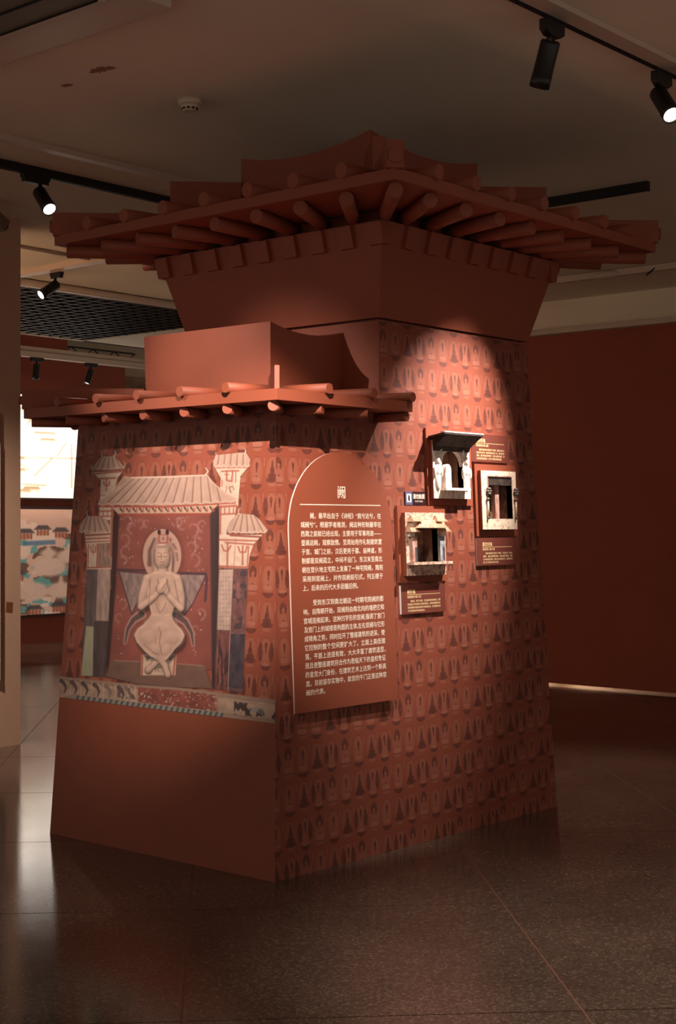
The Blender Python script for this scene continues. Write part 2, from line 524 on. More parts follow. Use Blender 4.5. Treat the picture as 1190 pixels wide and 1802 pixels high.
def roof(name, x0, x1, y0, y1, zb, zt, r, nx, ny, open_x1, body, ridge_in, hip_h, hip2, zrise, label, raf_in):
    """eave slab with round tiles on it and round rafters fanning out under it"""
    R = MB()
    R.box(x0, x1, y0, y1, zb, zt)
    bx0, bx1, by0, by1 = body
    i0 = ridge_in
    R.frustum((x0 + .04, x1 - (0 if open_x1 else .04), y0 + .04, y1 - .04, zt - .002), (i0[0] - .01, i0[1] + (0 if open_x1 else .01), i0[2] - .01, i0[3] + .01, zt + zrise))
    root = R.build(name, terra, tower)
    root['label'] = label
    tm = {}
    def rod(nm, p0, p1, rr):
        p0, p1 = Vector(p0), Vector(p1)
        ln = (p1 - p0).length
        key = (nm, round(ln, 3), rr)
        if key not in tm:
            tm[key] = MB().tube((0, 0, 0), (0, 0, ln), rr, n=20).mesh(nm); tm[key].materials.append(terra)
        q = (p1 - p0).to_track_quat('Z', 'Y')
        return obj(nm, tm[key], None, root, matrix=Matrix.Translation(p0) @ q.to_matrix().to_4x4())
    pr = .022
    zc = zt + r * .82
    sx = (x1 - x0) / nx; sy = (y1 - y0) / ny
    dz = zrise * .9
    for k in range(1, ny):
        y = y0 + k * sy
        yy = min(max(y, i0[2]), i0[3])
        rod('roof_tile', (x0 - pr, y, zc), (i0[0] - .005 - abs(y - yy) * 0, y + (0 if y == yy else 0), zc + dz), r) if y == yy else \
            rod('roof_tile', (x0 - pr, y, zc), (x0 + min(y - y0, y1 - y) * .97, y, zc + dz * min(y - y0, y1 - y) / max(i0[0] - x0, .01)), r)
        if not open_x1:
            rod('roof_tile', (x1 + pr, y, zc), (x1 - min(y - y0, y1 - y, x1 - i0[1]), y, zc + dz * .5), r)
    for k in range(1, nx + (1 if open_x1 else 0)):
        x = x0 + k * sx - (.025 if open_x1 and k == nx else 0)
        run = min(x - x0, i0[2] - y0) if open_x1 else min(x - x0, x1 - x, i0[2] - y0)
        for s, ye in ((1, y0), (-1, y1)):
            rod('roof_tile', (x, ye - s * pr, zc), (x, ye + s * run * .97, zc + dz * run / (i0[2] - y0)), r)
    # rafters, fanning from the body edge to the eave
    zr = zb - r * .93
    def fan(t, a0, a1, b0, b1): return a0 + (a1 - a0) * t, b0 + (b1 - b0) * t
    for k in range(0, ny + 1):
        t = k / ny
        yo, yi = fan(t, y0 + .04, y1 - .04, by0, by1)
        rod('rafter', (x0 + raf_in, yo, zr), (bx0 + .02, yi, zr), r)
        if not open_x1: rod('rafter', (x1 - raf_in, yo, zr), (bx1 - .02, yi, zr), r)
    for k in range(1, nx + (1 if open_x1 else 0)):
        t = k / nx
        if open_x1:
            xo = x0 + t * (x1 - x0) - (.02 if k == nx else 0); xi = bx0 + t * (xo - .02 - bx0)
        else:
            xo, xi = fan(t, x0 + .04, x1 - .04, bx0, bx1)
        rod('rafter', (xo, y0 + raf_in, zr), (xi, by0 + .02, zr), r)
        rod('rafter', (xo, y1 - raf_in, zr), (xi, by1 - .02, zr), r)
    # hip ridges on the diagonals, stepped, each with a round end tile
    cs = [((x0, y0), (i0[0], i0[2])), ((x0, y1), (i0[0], i0[3]))]
    if not open_x1: cs += [((x1, y0), (i0[1], i0[2])), ((x1, y1), (i0[1], i0[3]))]
    for (ax, ay), (cx, cy) in cs:
        d = Vector((cx - ax, cy - ay, 0)); ln = d.length; d.normalize(); n = Vector((-d.y, d.x, 0))
        w = .010 if open_x1 and ay < .5 else r * 1.12
        fr = lambda a, b, c, ax=ax, ay=ay, d=d, n=n: Vector((ax, ay, 0)) + d * b + n * a + Vector((0, 0, c))
        h = MB()
        b0 = .035 if open_x1 and ay < .5 else -.005
        h.prism([(-w, b0), (w, b0), (w, ln), (-w, ln)], zt - .002, zt + hip_h, fr)
        if hip2:
            h.prism([(-w * .8, ln * .62), (w * .8, ln * .62), (w * .8, ln), (-w * .8, ln)], zt + hip_h - .01, zt + hip2, fr)
        hp = h.build('hip_ridge', terra, root)
        zz = zt + hip_h * .42
        if b0 < 0: rod('hip_tile', fr(0, -.022, zz), fr(0, .1, zz), r * .95)
    return root

main_roof = roof('main_roof', B0 - .492, B1 + .492, B2 - .492, B3 + .492, 2.936, 2.985, .033, 8, 8, False,
                 (B0 - .10, B1 + .10, B2 - .10, B3 + .10), (1.0, 1.885, .31, 1.185), .115, .285, .03,
                 'wide tiled roof of the tall body with fanned round rafters', .05)
# bracket blocks under the rafters
bw, bz0, bz1 = .085, 2.770, 2.868
def blocks(axis, sgn):
    for k in range(9):
        t = k / 8
        if axis == 'y':
            c = (B2 - .075) + t * (B3 - B2 + .15)
            xa = B0 if sgn < 0 else B1
            m = MB()
            a, b = (xa - .13, xa - .06) if sgn < 0 else (xa + .06, xa + .13)
            lo, hi = c - bw / 2, c + bw / 2
            if sgn < 0: m.frustum((a + .018, b, lo, hi, bz0), (a - .008, b, lo, hi, bz1))
            else: m.frustum((a, b - .018, lo, hi, bz0), (a, b + .008, lo, hi, bz1))
        else:
            if k in (0, 8): continue
            c = (B0 - .075) + t * (B1 - B0 + .15)
            ya = B2 if sgn < 0 else B3
            m = MB()
            a, b = (ya - .13, ya - .06) if sgn < 0 else (ya + .06, ya + .13)
            lo, hi = c - bw / 2, c + bw / 2
            if sgn < 0: m.frustum((lo, hi, a + .018, b, bz0), (lo, hi, a - .008, b, bz1))
            else: m.frustum((lo, hi, a, b - .018, bz0), (lo, hi, a, b + .008, bz1))
        m.build('bracket_block', terra, main_roof)
for ax_ in 'yx':
    for sg in (-1, 1): blocks(ax_, sg)
# ridge block with sagging top edges
def sag_block(name, x0, x1, y0, y1, zb, zt, sx, sy, parent, flare=0., n=14):
    vs, fs = [], []
    for j in range(n + 1):
        for i in range(n + 1):
            tx, ty = i / n, j / n
            z = zt - sx * 4 * tx * (1 - tx) - sy * 4 * ty * (1 - ty)
            vs.append((x0 + (x1 - x0) * tx, y0 + (y1 - y0) * ty, z))
    for j in range(n):
        for i in range(n):
            a = j * (n + 1) + i
            fs.append((a, a + 1, a + n + 2, a + n + 1))
    rim = [i for i in range(n + 1)] + [(j + 1) * (n + 1) + n for j in range(n)] + [n * (n + 1) + i for i in range(n - 1, -1, -1)] + [j * (n + 1) for j in range(n - 1, 0, -1)]
    k = len(vs)
    cx, cy = (x0 + x1) / 2, (y0 + y1) / 2
    for r in rim:
        v = vs[r]
        vs.append((v[0] + (flare if v[0] < cx else -flare) * (abs(v[0] - cx) > abs(x1 - cx) - 1e-6), v[1] + (flare if v[1] < cy else -flare) * (abs(v[1] - cy) > abs(y1 - cy) - 1e-6), zb))
    m = len(rim)
    for i in range(m):
        fs.append((rim[(i + 1) % m], rim[i], k + i, k + (i + 1) % m))
    return obj(name, mesh(name, vs, fs), terra, parent)
sag_block('ridge_block', 1.0, 1.885, .31, 1.185, 2.99, 3.40, .055, .055, main_roof)

SXE, SYE = -.085, -.094
low_roof = roof('low_roof', SXE, .812, SYE, 1.589, 2.005, 2.052, .022, 3, 6, True,
                (.103, .80, .091, 1.404), (.315, .812, .325, 1.17), .098, 0, .012,
                'narrow tiled roof of the low body with round rafter ends', .016)
sag_block('parapet_block', .315, .825, .325, 1.17, 2.05, 2.404, .036, 0., low_roof, flare=.008)

# ------------------------------------------------------------------ painting helpers for the prints
class Art:
    """paints sRGB colours on a regular array of sample points; (px,py) are art-board units"""
    def __init__(self, px, py, bg=(0, 0, 0), alpha=0.):
        self.x, self.y = px, py
        self.c = np.empty(px.shape + (3,)); self.c[:] = bg
        self.a = np.full(px.shape, float(alpha))
        self.rng = np.random.default_rng(5)
    def put(self, m, col, amt=1., alpha=True):
        m = np.clip(m * amt, 0, 1)
        col = np.asarray(col, float)
        self.c += (col - self.c) * m[..., None]
        if alpha: self.a = np.maximum(self.a, m / max(amt, 1e-6))
    def seg(self, p0, p1):
        (x0, y0), (x1, y1) = p0, p1
        dx, dy = x1 - x0, y1 - y0
        t = np.clip(((self.x - x0) * dx + (self.y - y0) * dy) / (dx * dx + dy * dy + 1e-9), 0, 1)
        return np.hypot(self.x - x0 - t * dx, self.y - y0 - t * dy), t
    def poly(self, pts, soft=3.):
        ins = np.zeros(self.x.shape, bool); dist = np.full(self.x.shape, 1e9)
        for (x0, y0), (x1, y1) in zip(pts, pts[1:] + pts[:1]):
            if y0 != y1:
                cr = ((y0 > self.y) != (y1 > self.y)) & (self.x < (x1 - x0) * (self.y - y0) / (y1 - y0) + x0)
                ins ^= cr
            dist = np.minimum(dist, self.seg((x0, y0), (x1, y1))[0])
        return np.clip(.5 + np.where(ins, dist, -dist) / soft, 0, 1)
    def ell(self, cx, cy, rx, ry, soft=3., rot=0.):
        c, s = math.cos(rot), math.sin(rot)
        dx, dy = self.x - cx, self.y - cy
        q = np.hypot((dx * c + dy * s) / rx, (-dx * s + dy * c) / ry)
        return np.clip(.5 + (1 - q) * min(rx, ry) / soft, 0, 1)
    def line(self, pts, w, w1=None, soft=3.):
        out = np.zeros(self.x.shape); w1 = w if w1 is None else w1
        n = len(pts) - 1
        for i in range(n):
            d, t = self.seg(pts[i], pts[i + 1])
            ww = w + (w1 - w) * (i + t) / n
            out = np.maximum(out, np.clip(.5 + (ww / 2 - d) / soft, 0, 1))
        return out
    def noise(self, sx, sy=None, seed=0, oct=3):
        sy = sx if sy is None else sy
        out = np.zeros(self.x.shape); amp, tot = 1., 0.
        for k in range(oct):
            r = np.random.default_rng(seed * 17 + k).random((97, 97))
            u = self.x / sx * 2 ** k; v = self.y / sy * 2 ** k
            i, j = np.floor(u).astype(int), np.floor(v).astype(int)
            fu, fv = u - i, v - j
            fu = fu * fu * (3 - 2 * fu); fv = fv * fv * (3 - 2 * fv)
            g = lambda a, b: r[a % 97, b % 97]
            out += amp * ((g(i, j) * (1 - fu) + g(i + 1, j) * fu) * (1 - fv) + (g(i, j + 1) * (1 - fu) + g(i + 1, j + 1) * fu) * fv)
            tot += amp; amp *= .5
        return out / tot
    def mottle(self, m, amt, sx, sy=None, seed=1):
        k = 1 + (self.noise(sx, sy, seed) - .5) * 2 * amt
        self.c = self.c * (1 + (k - 1) * m)[..., None]

def art_mesh(name, pts, cols, alpha, m, parent):
    """grid of 3D points (h,w,3) with colours; cells with alpha under one half are left out"""
    h, w = alpha.shape
    idx = np.arange(h * w).reshape(h, w)
    q = np.stack([idx[:-1, :-1], idx[:-1, 1:], idx[1:, 1:], idx[1:, :-1]], -1).reshape(-1, 4)
    keep = (alpha.reshape(-1)[q].mean(1) > .5)
    q = q[keep]
    used = np.unique(q)
    remap = np.full(h * w, -1); remap[used] = np.arange(len(used))
    q = remap[q]
    v = pts.reshape(-1, 3)[used]; c = lin(np.clip(cols.reshape(-1, 3)[used], 0, 255))
    me = bpy.data.meshes.new(name)
    me.vertices.add(len(v)); me.vertices.foreach_set('co', v.astype(np.float32).ravel())
    me.loops.add(q.size); me.loops.foreach_set('vertex_index', q.ravel().astype(np.int32))
    me.polygons.add(len(q)); me.polygons.foreach_set('loop_start', np.arange(0, q.size, 4, dtype=np.int32))
    me.update(calc_edges=True)
    ca = me.color_attributes.new('Col', 'FLOAT_COLOR', 'POINT')
    ca.data.foreach_set('color', np.concatenate([c, np.ones((len(c), 1))], 1).astype(np.float32).ravel())
    me.validate()
    return obj(name, me, m, parent)

# ------------------------------------------------------------------ the printed mural on the left face
Hm = np.array([[-748.1984331275153, 49.34905668278323, 1144.9015847918176],
               [51.36589191946959, -1191.5797494469884, 2274.9706463521916],
               [0.10634123514555084, 0.00631032278726441, 1.0]])      # wall metres (y,z) -> art board
STEP = .0026
ys_ = np.arange(1.470, .03, -STEP); zs_ = np.arange(.657, 1.862, STEP)
GY, GZ = np.meshgrid(ys_, zs_)
den = Hm[2, 0] * GY + Hm[2, 1] * GZ + 1
A = Art((Hm[0, 0] * GY + Hm[0, 1] * GZ + Hm[0, 2]) / den, (Hm[1, 0] * GY + Hm[1, 1] * GZ + Hm[1, 2]) / den)
CREAM, SKIN, RED, DARK, PLUM = (220, 186, 164), (222, 176, 154), (158, 66, 48), (70, 42, 38), (98, 76, 76)
TILE, TAUPE = (194, 154, 136), (124, 88, 74)

# cornice band along the bottom
band_t = [(66, 1243), (300, 1268), (460, 1288), (640, 1300), (860, 1325), (1150, 1362)]
band_b = [(1150, 1487), (1000, 1466), (870, 1452), (560, 1413), (300, 1380), (66, 1351)]
bandm = A.poly(band_t + band_b)
A.put(bandm, (196, 158, 134)); A.mottle(bandm, .18, 40, 26, 2)
def along(x, pts): return np.interp(x, [p[0] for p in pts], [p[1] for p in pts])
bt = along(A.x, band_t); bb = along(A.x, band_b[::-1])
v = (A.y - bt) / (bb - bt)
A.put(bandm * (v < .2), (160, 124, 106), .8)
sec = np.clip((A.x - 462) / 3, 0, 1) * np.clip((868 - A.x) / 30, 0, 1) * (v > .12) * (v < .78) * bandm
A.put(sec, (150, 78, 66)); A.mottle(sec, .25, 30, 20, 3)
A.put(sec * (A.noise(9, 9, 4, 2) > .72), (222, 196, 180), .8)
for i, x in enumerate((98, 150, 205, 263, 320, 385, 420)):
    y0 = 1290 + (x - 98) * .115
    c = (86, 62, 62) if i not in (4, 6) else (140, 108, 98)
    A.put(A.line([(x - 18, y0 - 20), (x - 4, y0 - 8), (x + 6, y0 + 14), (x - 2, y0 + 38)], 22, 5), c, .85, False)
    A.put(A.line([(x + 12, y0 - 24), (x + 24, y0 - 14)], 9, 3), (150, 116, 100), .8, False)
    A.put(A.line([(x + 30, y0 - 28), (x + 27, y0 + 50)], 5, 3), (226, 190, 164), .7, False)
A.put(A.poly([(362, 1300), (452, 1311), (450, 1362), (360, 1350)]) * (A.noise(14, 40, 8) > .5), PLUM, .8, False)
dk = A.poly([(942, 1372), (1150, 1398), (1150, 1462), (942, 1440)])
A.put(dk, (82, 60, 58)); A.put(dk * (A.noise(26, 34, 11, 2) > .56), (204, 164, 140), .95)
A.put(dk * (A.noise(30, 30, 19, 2) > .68), (150, 150, 150), .6)
tooth = (v > .80) * bandm * (A.x > 140) * (A.x < 890)
A.put(tooth, (158, 152, 142)); A.put(tooth * (((A.x + A.y * .4) % 29) < 13), (84, 66, 62), .7)
A.put((v > .8) * bandm * (A.x >= 890), (170, 132, 114), .7)

def panel(pts, col, amt=.2, sx=12, sy=60, seed=1):
    m = A.poly(pts); A.put(m, col); A.mottle(m, amt, sx, sy, seed); return m
# left pillar, lower part
panel([(206, 708), (330, 708), (308, 1252), (176, 1246)], (108, 84, 82), .2, seed=3)
panel([(262, 712), (326, 712), (318, 972), (252, 968)], (176, 142, 128), .2, seed=4)
m = panel([(204, 996), (242, 1000), (236, 1245), (178, 1244)], (176, 166, 136), .08, seed=5)
panel([(244, 972), (318, 974), (308, 1250), (238, 1246)], (88, 66, 66), .2, seed=6)
# left pillar, upper white storey with red timbers
panel([(194, 535), (330, 520), (332, 712), (206, 714), (208, 620)], CREAM, .1, 30, 30, 7)
panel([(268, 585), (328, 580), (328, 700), (262, 704)], (160, 122, 108), .25, 10, 40, 8)
for ln, w in (([(200, 562), (330, 556)], 9), ([(204, 578), (330, 572)], 6), ([(215, 590), (213, 705)], 6), ([(262, 588), (258, 705)], 9), ([(206, 706), (330, 702)], 8), ([(238, 590), (240, 640)], 5), ([(224, 600), (232, 628), (250, 628), (252, 600)], 6)):
    A.put(A.line(ln, w), (170, 92, 78), .85)
# column between the roofs, left
panel([(268, 388), (345, 388), (336, 470), (332, 560), (322, 560), (322, 470), (270, 468)], CREAM, .08, 30, 30, 9)
for ln, w in (([(270, 425), (340, 422)], 8), ([(272, 450), (336, 448)], 7), ([(290, 425), (289, 450)], 5), ([(312, 425), (311, 450)], 5), ([(336, 400), (328, 640)], 14)):
    A.put(A.line(ln, w), (170, 92, 78), .85)
# upper left tower
panel([(228, 226), (395, 215), (360, 262), (352, 300), (345, 392), (272, 392), (276, 270)], CREAM, .1, 30, 30, 10)
for ln, w in (([(240, 238), (385, 226)], 8), ([(272, 262), (350, 258)], 9), ([(306, 262), (305, 320)], 7), ([(292, 276), (296, 296), (316, 296), (322, 276)], 7), ([(274, 345), (300, 345)], 4)):
    A.put(A.line(ln, w), (170, 92, 78), .85)
panel([(350, 300), (395, 245), (440, 256), (352, 320)], (196, 150, 128), .08, 30, 30, 11)
# upper right tower
panel([(842, 200), (1015, 200), (975, 250), (962, 400), (866, 395), (874, 260)], CREAM, .1, 30, 30, 12)
for ln, w in (([(852, 208), (1010, 206)], 7), ([(880, 225), (965, 222)], 9), ([(905, 222), (905, 270), (930, 275), (935, 225)], 9), ([(895, 240), (915, 242)], 6), ([(882, 300), (882, 270)], 5), ([(950, 225), (950, 280)], 5), ([(905, 300), (900, 340)], 4)):
    A.put(A.line(ln, w), (170, 92, 78), .85)
# right column and pillar
panel([(866, 385), (955, 380), (945, 470), (905, 520), (905, 560), (866, 560)], CREAM, .07, 30, 30, 13)
for ln, w in (([(868, 402), (950, 396)], 12), ([(870, 440), (945, 436)], 9), ([(895, 405), (895, 438)], 6), ([(918, 405), (918, 438)], 6), ([(940, 400), (938, 436)], 6), ([(874, 400), (868, 705)], 12)):
    A.put(A.line(ln, w), (174, 94, 78), .85)
panel([(868, 540), (1085, 540), (1040, 590), (1022, 640), (1012, 714), (864, 708)], CREAM, .08, 30, 30, 14)
for ln, w in (([(868, 566), (1060, 572)], 9), ([(900, 580), (1040, 590)], 9), ([(868, 700), (1012, 706)], 14), ([(910, 585), (908, 705)], 9), ([(880, 592), (890, 620), (910, 624), (926, 596)], 8),
              ([(962, 600), (972, 628), (1000, 628), (1006, 600)], 8), ([(985, 598), (984, 690)], 9), ([(1014, 600), (1008, 700)], 7), ([(950, 560), (940, 708)], 3)):
    A.put(A.line(ln, w), (174, 94, 78), .85)
panel([(864, 710), (1012, 710), (986, 1330), (838, 1312)], (112, 78, 76), .25, 20, 40, 15)
m = panel([(866, 716), (938, 714), (920, 1018), (856, 1014)], (190, 156, 140), .1, 20, 40, 16)
A.put(m * ((A.x % 15) < 5) * ((A.y % 22) < 7), (140, 106, 98), .7)
m = panel([(942, 716), (1008, 716), (998, 1030), (928, 1020)], (120, 76, 72), .3, 26, 50, 17)
A.put(m * (A.noise(30, 40, 18) > .58), (70, 54, 58), .8)
m = panel([(852, 1018), (922, 1022), (908, 1318), (838, 1310)], (128, 74, 66), .3, 14, 70, 19)
A.put(m * (A.noise(10, 90, 20) > .56), (64, 44, 48), .85)
A.put(A.line([(934, 716), (912, 1318)], 5), (196, 156, 138), .7)
panel([(924, 1036), (998, 1036), (984, 1312), (914, 1300)], (76, 60, 66), .3, 24, 40, 21)

# niche interior
back = A.poly([(345, 425), (850, 415), (838, 1215), (312, 1205)])
A.put(back, (144, 76, 65)); A.mottle(back, .12, 90, 90, 22)
rs = random.Random(3)
def swirl(cx, cy, s, flip=1):
    pts = [(cx + flip * s * (.2 + t * .9) * math.cos(3.2 + 4.4 * t), cy + s * (.2 + t * .9) * math.sin(3.2 + 4.4 * t)) for t in np.linspace(0, 1, 10)]
    A.put(A.line(pts, 5, 12, 6), (172, 116, 108), .65, False)
for cx, cy, s, fl_ in ((400, 470, 40, 1), (440, 500, 34, -1), (470, 480, 26, 1), (390, 560, 36, 1), (410, 620, 38, -1), (385, 660, 26, 1), (690, 475, 38, -1), (730, 510, 40, 1), (790, 490, 34, -1), (720, 600, 38, 1),
                      (770, 570, 30, -1), (740, 660, 36, 1), (380, 880, 30, 1), (375, 950, 28, -1), (770, 930, 34, 1), (755, 1010, 26, -1), (660, 470, 26, 1), (510, 480, 22, -1)):
    swirl(cx, cy, s, fl_)
for i in range(120):
    x, y = rs.uniform(350, 815), rs.uniform(455, 1150)
    if 470 < x < 700 and y > 520: continue
    r_ = rs.uniform(1.5, 3.4)
    A.put(A.line([(x, y), (x + rs.uniform(-7, 7), y + rs.uniform(-9, 9))], r_ * 1.4, 1, 2.5), (232, 205, 190), .85, False)
jl = A.poly([(343, 420), (370, 440), (352, 800), (318, 1200), (300, 1200), (328, 800)], 10)
A.put(jl, (62, 36, 32), .95)
jr = A.poly([(866, 400), (822, 440), (826, 800), (832, 1310), (846, 1312), (866, 716)], 10)
A.put(jr, (66, 44, 44), .95)
flo = A.poly([(335, 1168), (480, 1172), (650, 1188), (795, 1190), (838, 1312), (640, 1302), (450, 1286), (300, 1250), (318, 1195)], 10)
A.put(flo, TAUPE); A.mottle(flo, .1, 60, 40, 24)
A.put(A.line([(345, 1168), (470, 1174)], 4), (196, 156, 136), .6, False)
A.put(A.line([(660, 1184), (785, 1194)], 4), (196, 156, 136), .6, False)
# eave soffit
sof = A.poly([(330, 402), (868, 386), (820, 436), (366, 440)])
A.put(sof, (206, 166, 140))
for i in range(15):
    x = 375 + i * 32
    A.put(A.line([(x, 412 - i * .6), (x + 14, 430 - i * .4)], 10, 5), (92, 58, 54), .9, False)
    A.put(A.line([(x + 16, 408), (x + 18, 424)], 6), (176, 84, 66), .8, False)
A.put(A.line([(366, 440), (820, 437)], 10), (164, 70, 52), .8, False)
A.put(A.line([(266, 398), (600, 400), (945, 380)], 13), (170, 76, 60), .9)
# roofs
def tiled(pts, ribs, botl):
    m = A.poly(pts); A.put(m, TILE); A.mottle(m, .08, 30, 60, 30)
    for p0, p1 in ribs:
        A.put(A.line([p0, p1], 5, 7, 4) * m, (140, 98, 82), .8, False)
        A.put(A.line([(p0[0] + 9, p0[1]), (p1[0] + 11, p1[1])], 5, 7, 6) * m, (206, 164, 144), .6, False)
    for k in range(len(botl) - 1):
        (xa, ya), (xb, yb) = botl[k], botl[k + 1]
        A.put(A.line([(xa, ya), ((xa + xb) / 2, (ya + yb) / 2 + 10), (xb, yb)], 7), (212, 172, 152), .9)
bot = [(262 + i * 49, 386 - i * .9 - (i > 11) * 4) for i in range(15)]
tiled([(262, 392), (270, 372), (330, 330), (372, 300), (432, 256), (805, 240), (838, 280), (898, 330), (956, 362), (946, 380), (600, 396)],
      [((445 + i * 33, 258 - i * 1.2), (300 + i * 48, 392 - i * .8)) for i in range(13)], bot)
A.put(A.line([(372, 302), (345, 325), (268, 378)], 9, 7), (212, 172, 150), .9)
A.put(A.line([(432, 256), (620, 252), (800, 243), (812, 225), (800, 208)], 11, 7), (224, 184, 162), 1.)
A.put(A.line([(808, 245), (840, 285), (900, 335), (950, 365)], 9, 7), (206, 166, 146), .9)
A.put(A.line([(925, 330), (918, 305), (934, 300), (942, 318)], 8, 5), (150, 112, 98), .9)
def small_roof(cx, top, bl, br, bx, by, rib):
    pts = [(bx[0], by[0])] + [(cx[0], top), (cx[1], top)] + [(bx[1], by[1])] + [((bx[0] + bx[1]) / 2, max(by) + 10)]
    tiled(pts, rib, [(bx[0] + (bx[1] - bx[0]) * k / 7, by[0] + (by[1] - by[0]) * k / 7) for k in range(8)])
small_roof((282, 348), 148, 0, 0, (230, 395), (212, 206), [((290 + i * 14, 150), (246 + i * 34, 216)) for i in range(5)])
A.put(A.line([(282, 150), (285, 135), (276, 124)], 8, 5), TILE, 1.); A.put(A.line([(344, 150), (352, 136), (346, 122)], 8, 5), (214, 176, 156), 1.)
A.put(A.line([(232, 210), (228, 190)], 8, 5), TILE, 1.); A.put(A.line([(392, 206), (400, 186), (392, 172)], 8, 5), TILE, 1.)
A.put(A.line([(240, 226), (390, 218)], 9), (150, 76, 64), .9)
tiled([(836, 178), (850, 142), (1000, 128), (1024, 165), (1018, 206), (950, 198), (842, 200)], [((868 + i * 30, 140), (858 + i * 32, 200)) for i in range(5)],
      [(838 + i * 26, 194) for i in range(8)])
A.put(A.line([(854, 148), (850, 130)], 8, 5), TILE, 1.); A.put(A.line([(998, 134), (1000, 118), (990, 112)], 8, 5), (214, 176, 156), 1.)
tiled([(168, 530), (172, 492), (205, 448), (262, 446), (312, 470), (328, 505), (318, 528), (240, 532)], [((212 + i * 16, 450), (186 + i * 32, 528)) for i in range(5)],
      [(170 + i * 22, 524) for i in range(8)])
A.put(A.line([(214, 450), (206, 432), (214, 420)], 8, 5), TILE, 1.)
A.put(A.line([(190, 545), (322, 538)], 10), (150, 80, 66), .9)
tiled([(904, 512), (920, 476), (962, 432), (1040, 440), (1075, 470), (1112, 520), (1100, 532), (1030, 538), (918, 532)], [((968 + i * 18, 438), (930 + i * 40, 534)) for i in range(5)],
      [(908 + i * 28, 524) for i in range(8)])
A.put(A.line([(966, 436), (964, 418), (974, 408)], 8, 5), (214, 176, 156), 1.)
A.put(A.line([(924, 544), (1070, 552)], 10), (140, 74, 62), .9)

# seated figure: scarf, halo, throne, then the body shaded from a relief
def outlined(pts, col, edge, w=12):
    A.put(A.line(pts + pts[:1], w), edge, .95, False); m = A.poly(pts); A.put(m, col); A.mottle(m, .22, 10, 26, 41)
outlined([(372, 726), (500, 738), (470, 850), (432, 930)], (146, 116, 110), (84, 54, 58))
outlined([(660, 740), (800, 742), (735, 880), (692, 940)], (146, 116, 110), (84, 54, 58))
A.put(A.line([(360, 716), (495, 720)], 14), (84, 54, 58), .9, False)
A.put(A.line([(662, 732), (800, 736), (806, 770), (798, 870)], 13), (84, 54, 58), .9, False)
for pts in ([(480, 938), (440, 965), (412, 1010), (398, 1080)], [(650, 940), (700, 975), (730, 1030), (738, 1092)]):
    A.put(A.line(pts, 50, 18, 5), (180, 136, 122), .9, False); A.put(A.line(pts, 30, 6, 5), (92, 66, 66), .9, False)
A.put(A.ell(585, 645, 104, 142, 30), (90, 52, 46), .45, False)
A.put(A.ell(583, 645, 96, 132), (196, 150, 130), 1., False)
A.put(A.ell(583, 655, 66, 110), (176, 130, 114), 1., False)
A.put(A.line([(520, 690), (520, 620), (545, 560)], 22, 10, 8), (100, 74, 70), .8, False)
A.put(A.line([(622, 560), (652, 610), (660, 670)], 9, 6, 8) * (A.noise(12, 12, 50) > .45), (110, 74, 68), .8, False)
thr = A.poly([(478, 1138), (655, 1138), (650, 1242), (476, 1242)])
A.put(thr, (212, 174, 150)); A.mottle(thr, .1, 20, 20, 51)
A.put(A.line([(484, 1140), (482, 1238)], 9), (170, 84, 66), .8, False); A.put(A.line([(648, 1140), (640, 1238)], 9), (170, 84, 66), .8, False)
A.put(A.poly([(492, 1140), (530, 1150), (508, 1172)]), PLUM, .8, False); A.put(A.poly([(600, 1150), (648, 1140), (625, 1172)]), PLUM, .8, False)
hgt = np.zeros(A.x.shape)
def blob(cx, cy, rx, ry, h, rot=0., base=0.):
    global hgt
    c, s = math.cos(rot), math.sin(rot); dx, dy = A.x - cx, A.y - cy
    q = ((dx * c + dy * s) / rx) ** 2 + ((-dx * s + dy * c) / ry) ** 2
    hgt = np.maximum(hgt, np.where(q < 1, base + h * np.sqrt(np.clip(1 - q, 0, 1)), 0))
def limb(pts, r0, r1, base=0.):
    global hgt
    n = len(pts) - 1
    for i in range(n):
        d, t = A.seg(pts[i], pts[i + 1]); r = r0 + (r1 - r0) * (i + t) / n
        q = (d / r) ** 2
        hgt = np.maximum(hgt, np.where(q < 1, base + r * np.sqrt(np.clip(1 - q, 0, 1)), 0))
def slab(pts, h):
    global hgt
    m = A.poly(pts, 46); hgt = np.maximum(hgt, h * np.clip(m * 2 - .0, 0, 1) ** .6 * (m > .42))
slab([(506, 745), (540, 728), (630, 728), (664, 745), (655, 860), (632, 940), (650, 1000), (692, 1035), (676, 1080), (585, 1085), (465, 1080), (448, 1035), (500, 990), (530, 935), (512, 860)], 34)
blob(585, 800, 70, 90, 42); blob(585, 920, 46, 90, 40); blob(575, 1000, 90, 60, 44)
limb([(552, 720), (549, 640), (560, 600)], 12, 10, 6); limb([(622, 720), (624, 640), (614, 600)], 12, 10, 6)
limb([(584, 740), (584, 700)], 30, 26, 8)
blob(583, 655, 43, 66, 48, base=8); blob(583, 612, 40, 34, 40, base=8)
slab([(530, 940), (500, 980), (462, 1012), (444, 1042), (456, 1078), (490, 1118), (525, 1150), (560, 1166), (606, 1166), (640, 1122), (678, 1082), (696, 1044), (680, 1014), (650, 985), (622, 940)], 40)
blob(512, 1052, 70, 62, 36, .55, 10); blob(634, 1054, 66, 62, 36, -.55, 10); blob(548, 1110, 40, 60, 34, -.6, 12); blob(606, 1112, 40, 60, 34, .6, 12)
limb([(590, 1140), (545, 1185), (515, 1222)], 20, 15, 10); limb([(560, 1140), (598, 1195), (612, 1242)], 21, 16, 22)
blob(516, 1214, 20, 24, 22, .5, 8); blob(612, 1236, 19, 26, 22, -.25, 18)
limb([(512, 762), (486, 850), (478, 902)], 27, 21, 14); limb([(656, 762), (676, 850), (676, 910)], 27, 21, 14)
